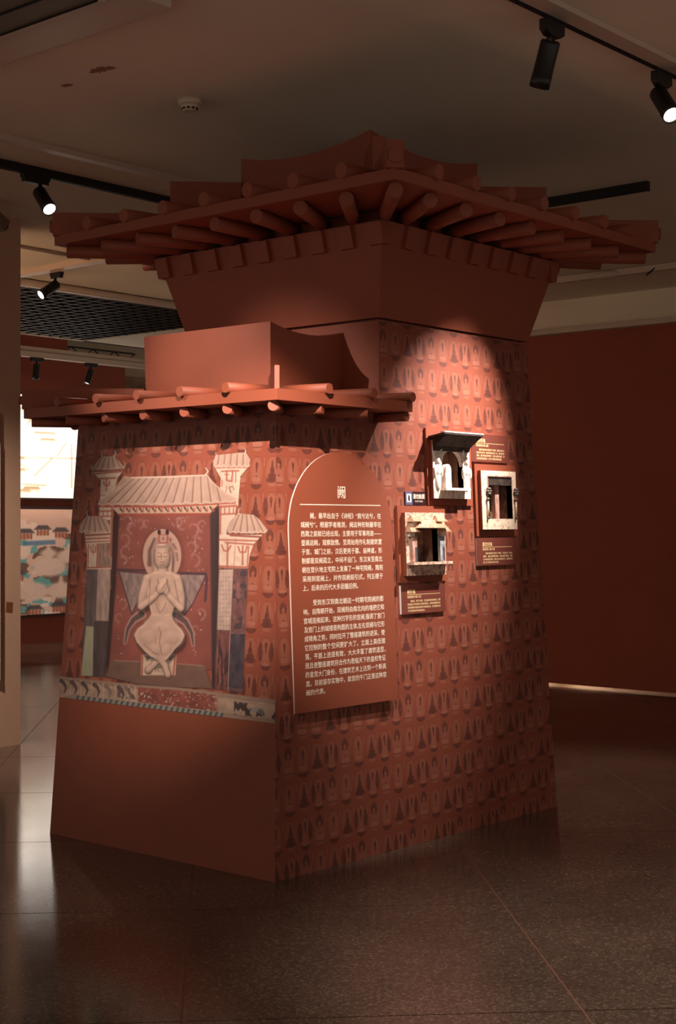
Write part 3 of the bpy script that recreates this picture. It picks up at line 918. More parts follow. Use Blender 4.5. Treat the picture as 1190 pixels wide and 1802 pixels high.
limb([(478, 902), (545, 850), (585, 800)], 20, 13, 34); limb([(676, 910), (620, 850), (598, 812)], 20, 13, 30)
blob(582, 806, 26, 34, 20, .6, 44); blob(600, 812, 18, 34, 18, -.2, 38)
for k in range(5): limb([(572 + k * 8, 790 - k * 2), (566 + k * 9, 766 - abs(k - 2) * 2)], 5, 4, 48)
hgt[A.ell(571, 650, 10, 5) > .5] -= 2.5; hgt[A.ell(597, 650, 10, 5) > .5] -= 2.5
limb([(584, 645), (584, 672)], 5, 8, 50)
def blur(a, n):
    for _ in range(n):
        a = (a + np.roll(a, 1, 0) + np.roll(a, -1, 0) + np.roll(a, 1, 1) + np.roll(a, -1, 1)) / 5
    return a
sil = hgt > .5
hb = blur(hgt, 3)
gy, gx = np.gradient(hb, STEP * 1100, STEP * 720)       # up the wall, along the wall
nz_ = 1 / np.sqrt(1 + gx ** 2 * .55 + gy ** 2 * .55)
lam = nz_ * (.80 + .38 * (-gy) * .74 * -1 * -1 + .10 * gx * .74)
occ = np.clip(1 - (blur(hgt, 26) - hb) * .02, .6, 1.05)
sh = np.clip(.38 + .68 * lam, .35, 1.12) * occ
fm = blur(sil.astype(float), 1)
drop = np.clip(blur(np.roll(np.roll(sil, -6, 0), 4, 1).astype(float), 10), 0, 1) * (1 - fm)
A.c *= (1 - .4 * drop * back)[..., None]
skin = np.array(SKIN)[None, None, :] * sh[..., None]
A.c += (skin - A.c) * fm[..., None]
A.mottle(fm, .07, 40, 40, 60)
fine = dict(soft=2.5)
for pts, w in (([(560, 648), (571, 653), (580, 650)], 3.5), ([(588, 650), (598, 653), (608, 648)], 3.5), ([(558, 634), (570, 629), (580, 636), (580, 664)], 3), ([(588, 636), (598, 629), (610, 634)], 3),
               ([(574, 690), (584, 694), (595, 689)], 4), ([(576, 676), (584, 680), (592, 676)], 3), ([(545, 620), (548, 700)], 3), ([(622, 620), (620, 700)], 3),
               ([(550, 880), (560, 905), (572, 930), (590, 912), (602, 880)], 3), ([(520, 760), (524, 820), (515, 880)], 3), ([(645, 770), (655, 830), (668, 880)], 3), ([(556, 862), (568, 895)], 2.5),
               ([(576, 1030), (570, 1080), (582, 1140)], 3.5), ([(565, 1000), (578, 1030)], 3), ([(490, 1085), (540, 1130), (570, 1140)], 3), ([(548, 1050), (552, 1090)], 2)):
    A.put(A.line(pts, w, **fine), (128, 86, 72), .75, False)
for k in range(4):
    A.put(A.line([(575 + k * 7, 822 - k * 10), (598 + k * 4, 790 - k * 8)], 2, **fine), (132, 90, 76), .8, False)
    A.put(A.line([(504 + k * 7, 1222 + k * 3), (508 + k * 7, 1232 + k * 3)], 1.8, **fine), (132, 90, 76), .8, False)
    A.put(A.line([(600 + k * 7, 1246 - k), (601 + k * 7, 1256 - k)], 1.8, **fine), (132, 90, 76), .8, False)
A.put(A.line([(560, 602), (605, 600)], 14), (140, 114, 110), .6, False)
A.put(A.poly([(562, 520), (618, 518), (612, 585), (566, 587)]), (172, 98, 84), 1., False)
A.put(A.poly([(572, 545), (605, 545), (603, 578), (574, 578)]), (206, 166, 148), .8, False)
A.put(A.ell(568, 528, 8, 13), (48, 34, 34), .9, False); A.put(A.ell(609, 528, 8, 13), (48, 34, 34), .9, False)
A.put(A.ell(588, 528, 11, 14), (196, 150, 132), .9, False); A.put(A.ell(589, 560, 8, 9), (150, 100, 92), .8, False)
for pts in ([(545, 1210), (552, 1212), (548, 1224)], [(556, 1218), (560, 1218)], [(564, 1212), (565, 1224)]):
    A.put(A.line(pts, 2.5, **fine), (40, 26, 26), .9, False)
al = np.where(A.a > .5, 1., 0.)
print_pts = np.stack([KX * GZ - .0012, GY, GZ], -1)
mural_mat = color_attr_mat('mural_print_ink', .62)
mural = art_mesh('mural_print', print_pts, A.c * .86, al, mural_mat, tower)
mural['label'] = 'printed mural of a roofed niche with a seated statue'

# ------------------------------------------------------------------ lettering
FACE_R = Matrix(((1, 0, 0, 0), (0, KY / NY, -1 / NY, 0), (0, 1 / NY, KY / NY, 0), (0, 0, 0, 1)))
def face_frame(x, z): return Matrix.Translation(RF(x, z)) @ FACE_R

_txt = bpy.data.curves.new('lettering', 'FONT')
_txt_ob = bpy.data.objects.new('lettering', _txt)
COL.objects.link(_txt_ob)
def text_data(body, bold):
    _txt.body = body; _txt.size = 1.; _txt.offset = bold; _txt.resolution_u = 2; _txt.extrude = 0
    bpy.context.view_layer.update()
    dg = bpy.context.evaluated_depsgraph_get()
    me = bpy.data.meshes.new_from_object(_txt_ob.evaluated_get(dg))
    n = len(me.vertices)
    co = np.empty(n * 3); me.vertices.foreach_get('co', co); co = co.reshape(-1, 3)
    fs = [tuple(p.vertices) for p in me.polygons]
    bpy.data.meshes.remove(me)
    return co, fs
def lettering(name, lines, m, parent, n0, bold=.004, align='L'):
    """lines: (text, x, y, size, width or None); laid flat at height n0 of the parent's frame"""
    V, F = [], []
    for body, x, y, size, width in lines:
        co, fs = text_data(body, bold)
        if not len(co): continue
        c = co * size
        w = c[:, 0].max() - c[:, 0].min()
        c[:, 0] -= c[:, 0].min()
        if width: c[:, 0] *= width / w; w = width
        if align == 'C': c[:, 0] -= w / 2
        c[:, 0] += x; c[:, 1] += y; c[:, 2] = n0
        k = len(V)
        V += c.tolist(); F += [tuple(i + k for i in f) for f in fs]
    return obj(name, mesh(name, V, F), m, parent)

def face_empty(name, x, z):
    e = empty(name); e.matrix_world = face_frame(x, z); return e

# ------------------------------------------------------------------ the big arched text panel
tp = face_empty('text_panel', .475, .689)
tag(tp, 'tall round-topped terracotta text panel with ivory Chinese lettering', 'text panel')
hw, hs = .350, .775 * NY
arch = [(-hw, 0), (hw, 0)] + [(hw * math.cos(t), hs + hw * 1.0 * math.sin(t)) for t in np.linspace(0, math.pi, 40)]
MB().prism([(-hw + .06, .05), (hw - .06, .05), (hw - .06, hs), (-hw + .06, hs)], -.001, .024).build('spacer', mat('dark_spacer', (60, 32, 28)), tp)
MB().prism(arch, .023, .0295).build('board_core', mat('pale_board_edge', (206, 184, 174), .5), tp)
MB().prism(arch, .0297, .0310).build('board_face', terra, tp)
MB().box(-.276, .270, .889, .8925, .0310, .0316).build('rule_line', ivory_text, tp)
lettering('title', [('阙', .0, .925, .060, .052)], ivory_text, tp, .0316, .004, 'C')
P1 = ['阙，最早出自于《诗经》“挑兮达兮，在', '城阙兮”。根据学者推测，阙这种形制最早在', '西周之前就已经出现，主要用于军事用途——', '登高远眺，观察敌情。至周始用作礼制建筑置',
      '于宫、城门之前，汉后更用于墓、庙神道，形', '制都是双阙孤立，中间不设门，东汉末至南北', '朝在官僚地主宅院上发展了一种宅院阙，隋则', '采用到官阙上，并作双阙前引式，列五楼于', '上，后来的历代大多因循旧例。']
P2 = ['受到东汉到南北朝这一时期宅院阙的影', '响，自隋朝开始，双阙则由南北向的墙把它和', '宫城连接起来。这种凹字形的宫阙,强调了宫门', '及宫门上的城楼是构图的主体,左右双阙与它形', '成犄角之势，同时拉开了整座建筑的进深，使',
      '它控制的整个空间更扩大了。立面上高低错', '落，平面上进退有致，大大丰富了建筑造型，', '而且使整座建筑符合作为君临天下的皇权象征', '的皇宫大门身份，在建筑艺术上达到一个新高', '度。目前留存实物中，故宫的午门正是这种宫', '阙的代表。']
def para(P, ytop, pitch):
    out = []
    for i, s in enumerate(P):
        full = .546
        x = -.276; w = full
        if i == 0: x += 2.3 * .0273; w = full - 2.3 * .0273
        if i == len(P) - 1: w = full * (len(s) - .5) / 20
        out.append((s, x, ytop - i * pitch, .0275, w))
    return out
lettering('paragraph', para(P1, .832, .0390), ivory_text, tp, .0316)
lettering('paragraph', para(P2, .456, .0384), ivory_text, tp, .0316)

# ------------------------------------------------------------------ caption plaques and the warning sign
def plaque(x0, x1, z0, z1, label, title, sub, body, tw, sw):
    e = face_empty('caption_plaque', x0, z0)
    tag(e, label, 'plaque', 'caption plaques of the niche replicas')
    w, h = x1 - x0, (z1 - z0) * NY
    MB().box(0, w, 0, h, 0, .0105).build('board_core', white_edge, e)
    MB().box(0, w, 0, h, .0106, .0120).build('board_face', terra_dark, e)
    MB().box(w * .13, w * .88, h * .66, h * .672, .0120, .0124).build('rule_line', gold_text, e)
    lettering('title', [(title, w * .13, h * .715, .0205, tw)], gold_text, e, .0124, .008)
    lettering('subtitle', [(sub, w * .13, h * .555, .012, sw)], gold_text, e, .0124, .004)
    ls = []
    for i, s in enumerate(body):
        x = w * .13 + (.024 if i == 0 else 0)
        ww = w * .75 - (.024 if i == 0 else 0)
        if i == len(body) - 1: ww = w * .75 * (.52 if len(s) < 20 else .9)
        ls.append((s, x, h * .41 - i * .0150, .0108, ww))
    lettering('body_text', ls, gold_text, e, .0124, .003)
    return e
plaque(.900, 1.240, 1.074, 1.208, 'small brown caption plaque under the lowest of the three niche replicas, beside the text panel', '阙形龛', '莫高窟第275窟 北凉',
       ['阙形龛，又称“天宫龛”，是北朝石窟特有的龛形，龛顶', '两侧塑出子母双阙与中央殿顶相连，仿照宫阙建筑样式', '把弥勒菩萨所居的兜率天宫表现出来，体现佛教艺术', '与中原建筑传统的融合。'], .062, .105)
plaque(1.500, 1.826, 1.807, 1.947, 'small brown caption plaque right of the canopied niche replica, topmost of the three plaques', '圆券形龛', '莫高窟第259窟 北魏',
       ['圆券形龛是石窟中最常见的一种龛形，龛楣上方绘出火', '焰纹或忍冬纹样，龛柱两侧各塑立像一身，龛内塑主尊', '佛像，龛外侧绘供养菩萨，装饰丰富而庄重，具', '有浓厚的西域风格，流行于北朝时期的石窟。'], .080, .105)
plaque(1.520, 1.867, 1.287, 1.425, 'small brown caption plaque under the rightmost niche replica, the one with thin rods', '盝顶方形龛', '莫高窟第159窟 中唐',
       ['盝顶形龛是唐代流行的一种龛形，平面呈方形，顶部为', '“盝顶”，龛内设马蹄形佛床，龛沿绘帐形垂幔，两侧', '立柱装饰莲花宝珠，模仿当时的床帐形式，使佛龛华丽', '庄重，体现了佛教艺术世俗化的时代面貌。'], .084, .105)
sg = face_empty('warning_sign', .964, 1.5855)
tag(sg, 'small dark do not touch sign with a white hand pictogram above the lowest niche', 'sign')
MB().box(0, .156, 0, .063, 0, .006).build('board', mat('sign_dark', (44, 22, 24), .4), sg)
MB().box(0, .052, 0, .063, .006, .0066).build('blue_field', mat('sign_blue', (86, 86, 118), .5), sg)
MB().box(.009, .044, .013, .052, .0066, .0071).build('picture_field', white_edge, sg)
hand = MB()
hand.prism([(.022, .018), (.031, .018), (.033, .027), (.032, .034), (.022, .034), (.021, .026)], .0071, .0076)
for k, (x, t) in enumerate(((.0225, .045), (.0252, .0475), (.0279, .0465), (.0306, .043))):
    hand.prism([(x - .001, .033), (x + .001, .033), (x + .001, t), (x - .001, t)], .0071, .0076)
hand.prism([(.021, .026), (.0165, .033), (.018, .0345), (.022, .030)], .0071, .0076)
hand.build('hand_symbol', black_metal, sg)
lettering('notice', [('请勿触摸', .058, .031, .026, .090)], ivory_text, sg, .0066, .006)
lettering('notice_small', [('DO NOT TOUCH', .074, .014, .010, .058)], ivory_text, sg, .0066, .004)

# ------------------------------------------------------------------ the three niche replicas
def mottled(name, cols, scale, rough=.75, stretch=(1, 1, 1)):
    m = bpy.data.materials.new(name); m.use_nodes = True
    nt = m.node_tree; b = nt.nodes['Principled BSDF']
    tc = nt.nodes.new('ShaderNodeTexCoord'); mp = nt.nodes.new('ShaderNodeMapping')
    mp.inputs['Scale'].default_value = stretch
    nt.links.new(tc.outputs['Object'], mp.inputs['Vector'])
    n = nt.nodes.new('ShaderNodeTexNoise'); n.inputs['Scale'].default_value = scale; n.inputs['Detail'].default_value = 4
    nt.links.new(mp.outputs['Vector'], n.inputs['Vector'])
    r = nt.nodes.new('ShaderNodeValToRGB')
    e = r.color_ramp.elements
    k = len(cols)
    e[0].position = .3; e[0].color = rgba(cols[0]); e[1].position = .7; e[1].color = rgba(cols[-1])
    for i in range(1, k - 1):
        x = e.new(.3 + .4 * i / (k - 1)); x.color = rgba(cols[i])
    nt.links.new(n.outputs['Fac'], r.inputs['Fac'])
    nt.links.new(r.outputs['Color'], b.inputs['Base Color'])
    b.inputs['Roughness'].default_value = rough
    bp = nt.nodes.new('ShaderNodeBump'); bp.inputs['Strength'].default_value = .3; bp.inputs['Distance'].default_value = .003
    nt.links.new(n.outputs['Fac'], bp.inputs['Height']); nt.links.new(bp.outputs['Normal'], b.inputs['Normal'])
    return m
plaster_a = mottled('niche_plaster_white', [(176, 112, 92), (226, 208, 196), (240, 230, 222), (214, 176, 156)], 38, stretch=(1, .5, 1))
plaster_b = mottled('niche_plaster_pink', [(120, 92, 88), (206, 164, 140), (226, 196, 176), (170, 110, 92), (170, 184, 186)], 30)
plaster_c = mottled('niche_plaster_tan', [(170, 132, 112), (222, 196, 170), (232, 212, 190), (196, 150, 130)], 34)
inside = mottled('niche_inside_brown', [(72, 50, 42), (124, 92, 74), (156, 112, 90), (100, 70, 58)], 26, stretch=(1, .6, 1))
dark_brown = mottled('niche_dark_brown', [(26, 20, 18), (52, 38, 32), (70, 52, 42)], 30)  # dark brown, used also for the painted shade under the canopy
grey_blue = mottled('niche_grey_blue', [(96, 88, 92), (150, 158, 166), (176, 186, 190)], 30)
slate = mottled('niche_slate', [(58, 52, 58), (84, 76, 82)], 40)
roof_tan = mottled('niche_roof_tan', [(196, 152, 122), (224, 186, 154)], 50)
stone_w = mottled('niche_figure_white', [(222, 206, 194), (244, 238, 232)], 40)
pinkish = mottled('niche_pink_pillar', [(150, 108, 98), (196, 150, 136), (212, 172, 156)], 44, stretch=(1, .4, 1))
bronze = mat('niche_dark_bronze', (96, 84, 74), .5)

def niche(x0, x1, z0, z1, pl, hole, label, front, arch=False):
    """plate pl on the wall, body x0..x1 standing proud of it, recess through the wall behind hole"""
    e = face_empty('niche_replica', x0 + SH, z0)
    tag(e, label, 'niche model', 'niche replicas on the patterned wall')
    cx = lambda x: x - x0
    cz = lambda z: (z - z0) * NY
    N1 = .034
    h = (cx(hole[0] - SH), cx(hole[1] - SH), cz(hole[2]), cz(hole[3]))
    P = (cx(pl[0] - SH), cx(pl[1] - SH), cz(pl[2]), cz(pl[3]))
    w, t = x1 - x0, (z1 - z0) * NY
    def ringed(outer, n0, n1):
        m = MB()
        m.box(outer[0], h[0], outer[2], outer[3], n0, n1); m.box(h[1], outer[1], outer[2], outer[3], n0, n1)
        m.box(h[0], h[1], outer[2], h[2], n0, n1); m.box(h[0], h[1], h[3], outer[3], n0, n1)
        return m
    ringed(P, 0, .013).build('backing_board', terra, e)
    ringed((0, w, 0, t), .013, N1 - .003).build('side_casing', terra, e)
    fr = ringed((0, w, 0, t), N1 - .003, N1)
    if arch:
        cxm, r = (h[0] + h[1]) / 2, (h[1] - h[0]) / 2
        zc = h[3] - r * .9
        for s in (-1, 1):
            pts = [(cxm + s * r, h[3]), (cxm, h[3])] + [(cxm + s * r * math.cos(a), zc + r * .9 * math.sin(a)) for a in np.linspace(math.pi / 2, 0, 10)]
            fr.prism(pts, .01, N1)
    fr.build('front', front, e)
    D = -.055
    rc = MB()
    a, b, c, d = h
    T = .004
    rc.box(a - T, b + T, c - T, d + T, D - T, D)
    rc.box(a - T, a, c - T, d + T, D, N1 - .001); rc.box(b, b + T, c - T, d + T, D, N1 - .001)
    rc.box(a, b, c - T, c, D, N1 - .001); rc.box(a, b, d, d + T, D, N1 - .001)
    rc.build('recess', inside, e)
    return e, cx, cz, N1, h, D

def figure(m, x, y, n, s, seated=False):
    """little relief figure, height s"""
    if seated:
        m.ball((x, y + .16 * s, n), .30 * s, .16 * s, .10 * s); m.ball((x, y + .45 * s, n), .17 * s, .28 * s, .09 * s)
    else:
        m.ball((x, y + .28 * s, n), .13 * s, .30 * s, .08 * s); m.ball((x, y + .60 * s, n), .15 * s, .20 * s, .09 * s)
    for sx in (-1, 1): m.ball((x + sx * .17 * s, y + .52 * s, n + .02 * s), .05 * s, .18 * s, .06 * s)
    m.ball((x, y + .86 * s, n + .02 * s), .085 * s, .12 * s, .08 * s); m.ball((x, y + .98 * s, n + .02 * s), .045 * s, .05 * s, .045 * s)
    return m

# canopied niche
e, cx, cz, N1, h, D = niche(1.130, 1.430, 1.617, 1.897, (1.131, 1.496, 1.585, 1.956), HOLES[0],
    'white plaster niche replica with a projecting dark canopy and arched recess', plaster_a, True)
can = MB()
can.add([(-.012, cz(1.905), .018), (.318, cz(1.905), .018), (.300, cz(1.918), .125), (-.020, cz(1.918), .125),
         (-.012, cz(1.915), .018), (.318, cz(1.915), .018), (.300, cz(1.927), .125), (-.020, cz(1.927), .125)],
        [(0, 1, 2, 3), (7, 6, 5, 4), (1, 0, 4, 5), (2, 1, 5, 6), (3, 2, 6, 7), (0, 3, 7, 4)])
can.build('canopy', dark_brown, e)
MB().prism([(.0185, cz(1.846)), (N1 + .001, cz(1.846)), (N1 + .012, cz(1.868)), (.118, cz(1.9165)), (.0185, cz(1.904))], .004, .296, lambda a, b, c: (c, b, a)).build('canopy_shade_wedge', dark_brown, e)  # dark wedge added to stand in for canopy shade on the niche front
MB().box(-.020, .300, cz(1.9265), cz(1.9315), .100, .126).build('canopy_lip', stone_w, e)
for x in (.034, .268):
    figure(MB(), x, cz(1.655), N1, .165).build('standing_figure', stone_w, e)
fig = figure(MB(), (h[0] + h[1]) / 2 + .012, h[2] + .018, D + .006, .145, True); fig.build('seated_figure', mottled('niche_figure_tan', [(120, 88, 70), (164, 124, 100)], 40), e)
st = [(.070, cz(1.668)), (.116, cz(1.668))] + [(.093 + .023 * math.cos(a), cz(1.752) + .030 * math.sin(a)) for a in np.linspace(0, math.pi, 12)]
MB().prism(st, .030, .056).build('broken_stele', plaster_a, e)
MB().box(.056, .256, cz(1.655), cz(1.667), N1, .068).build('ledge', stone_w, e)
for s in (0, 1):
    lp = MB(); xx = h[s]
    for k in range(7):
        a = math.pi / 2 * k / 6
        lp.ball((xx + (-.012 if s == 0 else .012) * math.cos(a), cz(1.80) + .055 * math.sin(a), N1), .008, .009, .006, 8, 6)
    lp.build('arch_moulding', plaster_a, e)
MB().ball((h[1] + .006, cz(1.738), N1), .008, .009, .008).build('boss', grey_blue, e)

# gate-shaped niche
e, cx, cz, N1, h, D = niche(.902, 1.207, 1.252, 1.548, (.891, 1.260, 1.221, 1.581), HOLES[1],
    'gate shaped niche replica with small tiled roofs, lowest of the three niches', plaster_b)
def tiny_roof(x0, x1, z0, z1, dep, nrib):
    m = MB()
    y0, y1 = cz(z0), cz(z1); i = (x1 - x0) * .2
    m.add([(x0, y0, N1), (x1, y0, N1), (x1, y0, N1 + dep), (x0, y0, N1 + dep), (x0 + i, y1, N1), (x1 - i, y1, N1), (x1 - i, y1, N1 + dep * .35), (x0 + i, y1, N1 + dep * .35)],
          [(3, 2, 1, 0), (4, 5, 6, 7), (0, 1, 5, 4), (1, 2, 6, 5), (2, 3, 7, 6), (3, 0, 4, 7)])
    for k in range(nrib):
        t = (k + .5) / nrib
        m.tube((x0 + (x1 - x0) * t, y0, N1 + dep), (x0 + i + (x1 - x0 - 2 * i) * t, y1, N1 + dep * .35), .0022, n=6)
    m.tube((x0 + i - .002, y1, N1 + dep * .2), (x1 - i + .002, y1, N1 + dep * .2), .0045, n=8)
    r_ = m.build('tiled_roof', roof_tan, e)
    return r_
tiny_roof(cx(.945), cx(1.180), 1.474, 1.508, .045, 16)
for x0_, x1_, z0_, z1_ in ((.918, .994, 1.505, 1.530), (1.108, 1.186, 1.505, 1.530), (.900, .966, 1.456, 1.484), (1.152, 1.212, 1.456, 1.484)):
    tiny_roof(cx(x0_), cx(x1_), z0_, z1_, .036, 6)
    xm = cx((x0_ + x1_) / 2); hw_ = (x1_ - x0_) * .28
    b0 = 1.474 if z0_ > 1.5 else 1.435
    MB().frustum((xm - hw_, xm + hw_, cz(b0), cz(b0) + .001, N1), (xm - hw_ * .9, xm + hw_ * .9, cz(b0), cz(b0) + .001, N1 + .012)).box(xm - hw_, xm + hw_, cz(b0), cz(z0_), N1, N1 + .014).build('turret', plaster_a, e)
for s, (xa, xb) in enumerate(((.934, .970), (1.149, 1.186))):
    MB().box(cx(xa), cx(xb), cz(1.385), cz(1.437), N1, N1 + .012).build('pillar_block', grey_blue if s else pinkish, e)
    MB().box(cx(xa), cx((xa + xb) / 2), cz(1.317), cz(1.385), N1, N1 + .012).build('pillar_block', pinkish if not s else grey_blue, e)
    MB().box(cx((xa + xb) / 2), cx(xb), cz(1.317), cz(1.385), N1, N1 + .012).build('pillar_block', slate, e)
MB().box(cx(.905), cx(1.207), cz(1.302), cz(1.315), N1, .075).build('ledge', plaster_b, e)
MB().box(h[0], h[1], h[3] - .006, h[3], .01, N1).build('lintel', dark_brown, e)

# rod niche
e, cx, cz, N1, h, D = niche(1.524, 1.830, 1.467, 1.762, (1.519, 1.883, 1.434, 1.795), HOLES[2],
    'tan square niche replica with thin side rods and a central pillar, rightmost of the niches', plaster_c)
fr = MB()
for k in range(26):
    x = h[0] + (h[1] - h[0]) * (k + .5) / 26
    fr.ball((x, h[3] + .002, N1), .0046, .007, .004, 6, 4)
for k in range(12):
    for x in (h[0], h[1]): fr.ball((x, h[3] - .006 * k, N1), .004, .0045, .004, 6, 4)
fr.build('fringe', pinkish, e)
for x in (1.566, 1.812):
    r_ = MB().tube((cx(x), cz(1.527), N1 + .008), (cx(x), cz(1.612), N1 + .008), .0045, n=10).build('side_rod', plaster_c, e)
    MB().ball((cx(x), cz(1.617), N1 + .008), .009, .010, .009).build('rod_knob', bronze, r_)
    MB().ball((cx(x), cz(1.524), N1 + .008), .007, .008, .007).build('rod_foot', bronze, r_)
for x in (1.578, 1.820):
    c_ = MB()
    for k in range(6):
        c_.ball((cx(x) + .010 * math.cos(k * 1.05), cz(1.657) + .014 * math.sin(k * 1.05), N1 + .006), .010, .009, .010, 8, 6)
    c_.build('beast_head', bronze, e)
MB().box(cx(1.688), cx(1.722), cz(1.520), cz(1.690), D + .03, D + .055).build('pillar', pinkish, e)
figure(MB(), cx(1.640), cz(1.524), D + .006, .155).build('painted_figure', mottled('niche_fig_c', [(96, 70, 58), (150, 116, 92), (84, 78, 84)], 40), e)
figure(MB(), cx(1.762), cz(1.524), D + .006, .150).build('painted_figure', bpy.data.materials['niche_fig_c'], e)
MB().box(h[0], h[1], cz(1.690), h[3], -.05, .03).build('canopy_box', dark_brown, e)
bpy.data.objects.remove(_txt_ob)

# ------------------------------------------------------------------ ceiling hardware
def rail(name, p0, p1, w, h, m, label, cat='lighting rail', slot=True):
    (x0, y0), (x1, y1), z = p0, p1, 3.55
    if abs(x1 - x0) > abs(y1 - y0): b = (x0, x1, y0 - w / 2, y0 + w / 2)
    else: b = (x0 - w / 2, x0 + w / 2, y0, y1)
    o = empty(name, ((b[0] + b[1]) / 2, (b[2] + b[3]) / 2, z))
    tag(o, label, cat)
    cx_, cy_ = o.location.x, o.location.y
    MB().box(b[0] - cx_, b[1] - cx_, b[2] - cy_, b[3] - cy_, -h, 0).build('channel', m, o)
    # end caps and a dark slot
    if abs(x1 - x0) > abs(y1 - y0):
        for xx in (b[0], b[1]): MB().box(xx - cx_ - .006, xx - cx_ + .006, -w / 2 - .002, w / 2 + .002, -h - .002, 0).build('end_cap', m, o)
        if slot: MB().box(b[0] - cx_ + .01, b[1] - cx_ - .01, -w * .12, w * .12, -h - .001, -h + .002).build('slot', black_void, o)
    else:
        for yy in (b[2], b[3]): MB().box(-w / 2 - .002, w / 2 + .002, yy - cy_ - .006, yy - cy_ + .006, -h - .002, 0).build('end_cap', m, o)
        if slot: MB().box(-w * .12, w * .12, b[2] - cy_ + .01, b[3] - cy_ - .01, -h - .001, -h + .002).build('slot', black_void, o)
    return o
rail('lighting_rail', (-1.4, -1.0), (4.2, -1.0), .014, .030, black_metal, 'thin black lighting rail carrying the two spotlights on the right')
rail('cable_trunking', (-1.4, -1.055), (4.2, -1.055), .085, .022, white_duct, 'flat white cable trunking beside the thin rail on the right', 'trunking', slot=False)
rail('lighting_rail', (-1.5, 2.65), (3.2, 2.65), .034, .050, black_metal, 'thick black lighting rail at left, running behind the tall roof eave')
rail('cable_trunking', (-1.5, 2.21), (1.75, 2.21), .060, .030, white_duct, 'white cable trunking in front of the thick black rail on the left', 'trunking', slot=False)
rail('lighting_rail', (3.42, .157), (3.42, 2.6), .036, .056, black_metal, 'short black lighting rail behind the right end of the tall roof')
rail('cable_trunking', (2.90, 4.3), (2.90, 5.80), .085, .045, white_duct, 'white beam of trunking holding a spotlight before the grid ceiling', 'trunking', slot=False)
rail('lighting_rail', (-3.2, -1.50), (-.6, -1.50), .034, .05, black_metal, 'black lighting rail above the viewer on the near side')
rail('lighting_rail', (-3.0, 1.00), (-1.62, 1.00), .034, .05, black_metal, 'black lighting rail left of the ceiling air conditioner')

def conduit(name, p0, p1, r, label, cat='pipe'):
    o = MB().tube(p0, p1, r, n=10).build(name, white_duct); tag(o, label, cat); return o
conduit('conduit_pipe', (1.70, 4.66, 3.536), (2.86, 4.66, 3.536), .013, 'thin pale conduit on the ceiling beside the beige wall end')
cp = empty('conduit_pipe', (6.01, 1.5, 3.526)); tag(cp, 'white conduit on the ceiling seen under the right end of the tall roof', 'pipe')
MB().box(-.03, .03, -3.5, 1.8, -.03, .02).build('pipe_run', white_duct, cp)
MB().ball((-.03, .45, -.015), .05, .12, .035).build('junction_box', white_duct, cp)
MB().tube((-.04, .08, -.06), (-.02, .0, .005), .008, n=8).build('clip', black_metal, cp)
cp2 = empty('conduit_pipe', (7.08, 0, 3.24)); tag(cp2, 'white conduit along the top of the dark red wall', 'pipe')
MB().box(-.03, .02, -.05, 5.2, 0, .045).build('pipe_run', white_duct, cp2)
MB().box(-.05, .02, -.9, -.05, .0, .075).build('junction_box', white_duct, cp2)

def spotlight(pos, aim, power, half, blend, colr, axis, off, label, lit=True, group='track spotlights'):
    o = empty('track_spotlight', pos)
    tag(o, label, 'spotlight', group)
    a = .095 if axis == 's' else .068; w = .017
    pr = [(-a, .012), (a, .012), (a, -.030), (a - .030, -.048), (-a + .030, -.048), (-a, -.030)] if axis == 'u' else [(-a, .012), (a, .012), (a, -.012), (a - .010, -.012), (a - .01, -.036), (-a + .01, -.036), (-a + .01, -.012), (-a, -.012)]
    f = (lambda p, q, n: (p, n, q)) if axis in 'us' else (lambda p, q, n: (n, p, q))
    MB().prism(pr, -w, w, f).build('track_adapter', black_metal, o)
    d = Vector(aim).normalized()
    piv = Vector((0 if axis == 'v' else off, off if axis == 'v' else 0, -.088))
    MB().tube((piv.x, piv.y, -.030), piv, .012, n=12).ball(piv, .014, .014, .014).build('stem', black_metal, o)
    q = d.to_track_quat('Z', 'Y').to_matrix().to_4x4()
    M = Matrix.Translation(piv - d * .02) @ q
    R = .040; Ln = .185
    hs = MB()
    hs.lathe([(R * .92, 0), (R, .006), (R, Ln * .74), (R * 1.04, Ln * .745), (R * 1.04, Ln)], 28)
    hs.f = [x for x in hs.f if len(x) < 20 or min(x) < 28 and False] + [tuple(range(27, -1, -1))]; hs.s = hs.s[:len(hs.f)]
    hs.lathe([(R * 1.04, Ln), (R * .93, Ln - .001), (R * .88, Ln - .010)], 28)
    hs.f = [x for x in hs.f if len(x) < 20] + [tuple(range(27, -1, -1))]; hs.s = (hs.s + [False] * 9)[:len(hs.f)]
    hs.build('housing', black_metal, o, matrix=M)
    lens_m = mat('lit_lens', (255, 240, 225), .3, emit=((255, 236, 214), 14)) if lit else mat('unlit_lens', (50, 48, 46), .2)
    MB().lathe([(R * .885, Ln - .0105), (R * .885, Ln - .0095)], 28).build('lens', lens_m, o, matrix=M)
    if power:
        ld = bpy.data.lights.new('spot_beam', 'SPOT')
        ld.energy = power; ld.spot_size = math.radians(2 * half); ld.spot_blend = blend
        ld.color = colr; ld.shadow_soft_size = .013
        lo = bpy.data.objects.new('spot_beam', ld); COL.objects.link(lo); lo.parent = o
        lo.matrix_local = Matrix.Translation(piv - d * .02 + d * (Ln + .004)) @ d.to_track_quat('-Z', 'Y').to_matrix().to_4x4()
    return o
for L_ in LAMPS: spotlight(*L_)

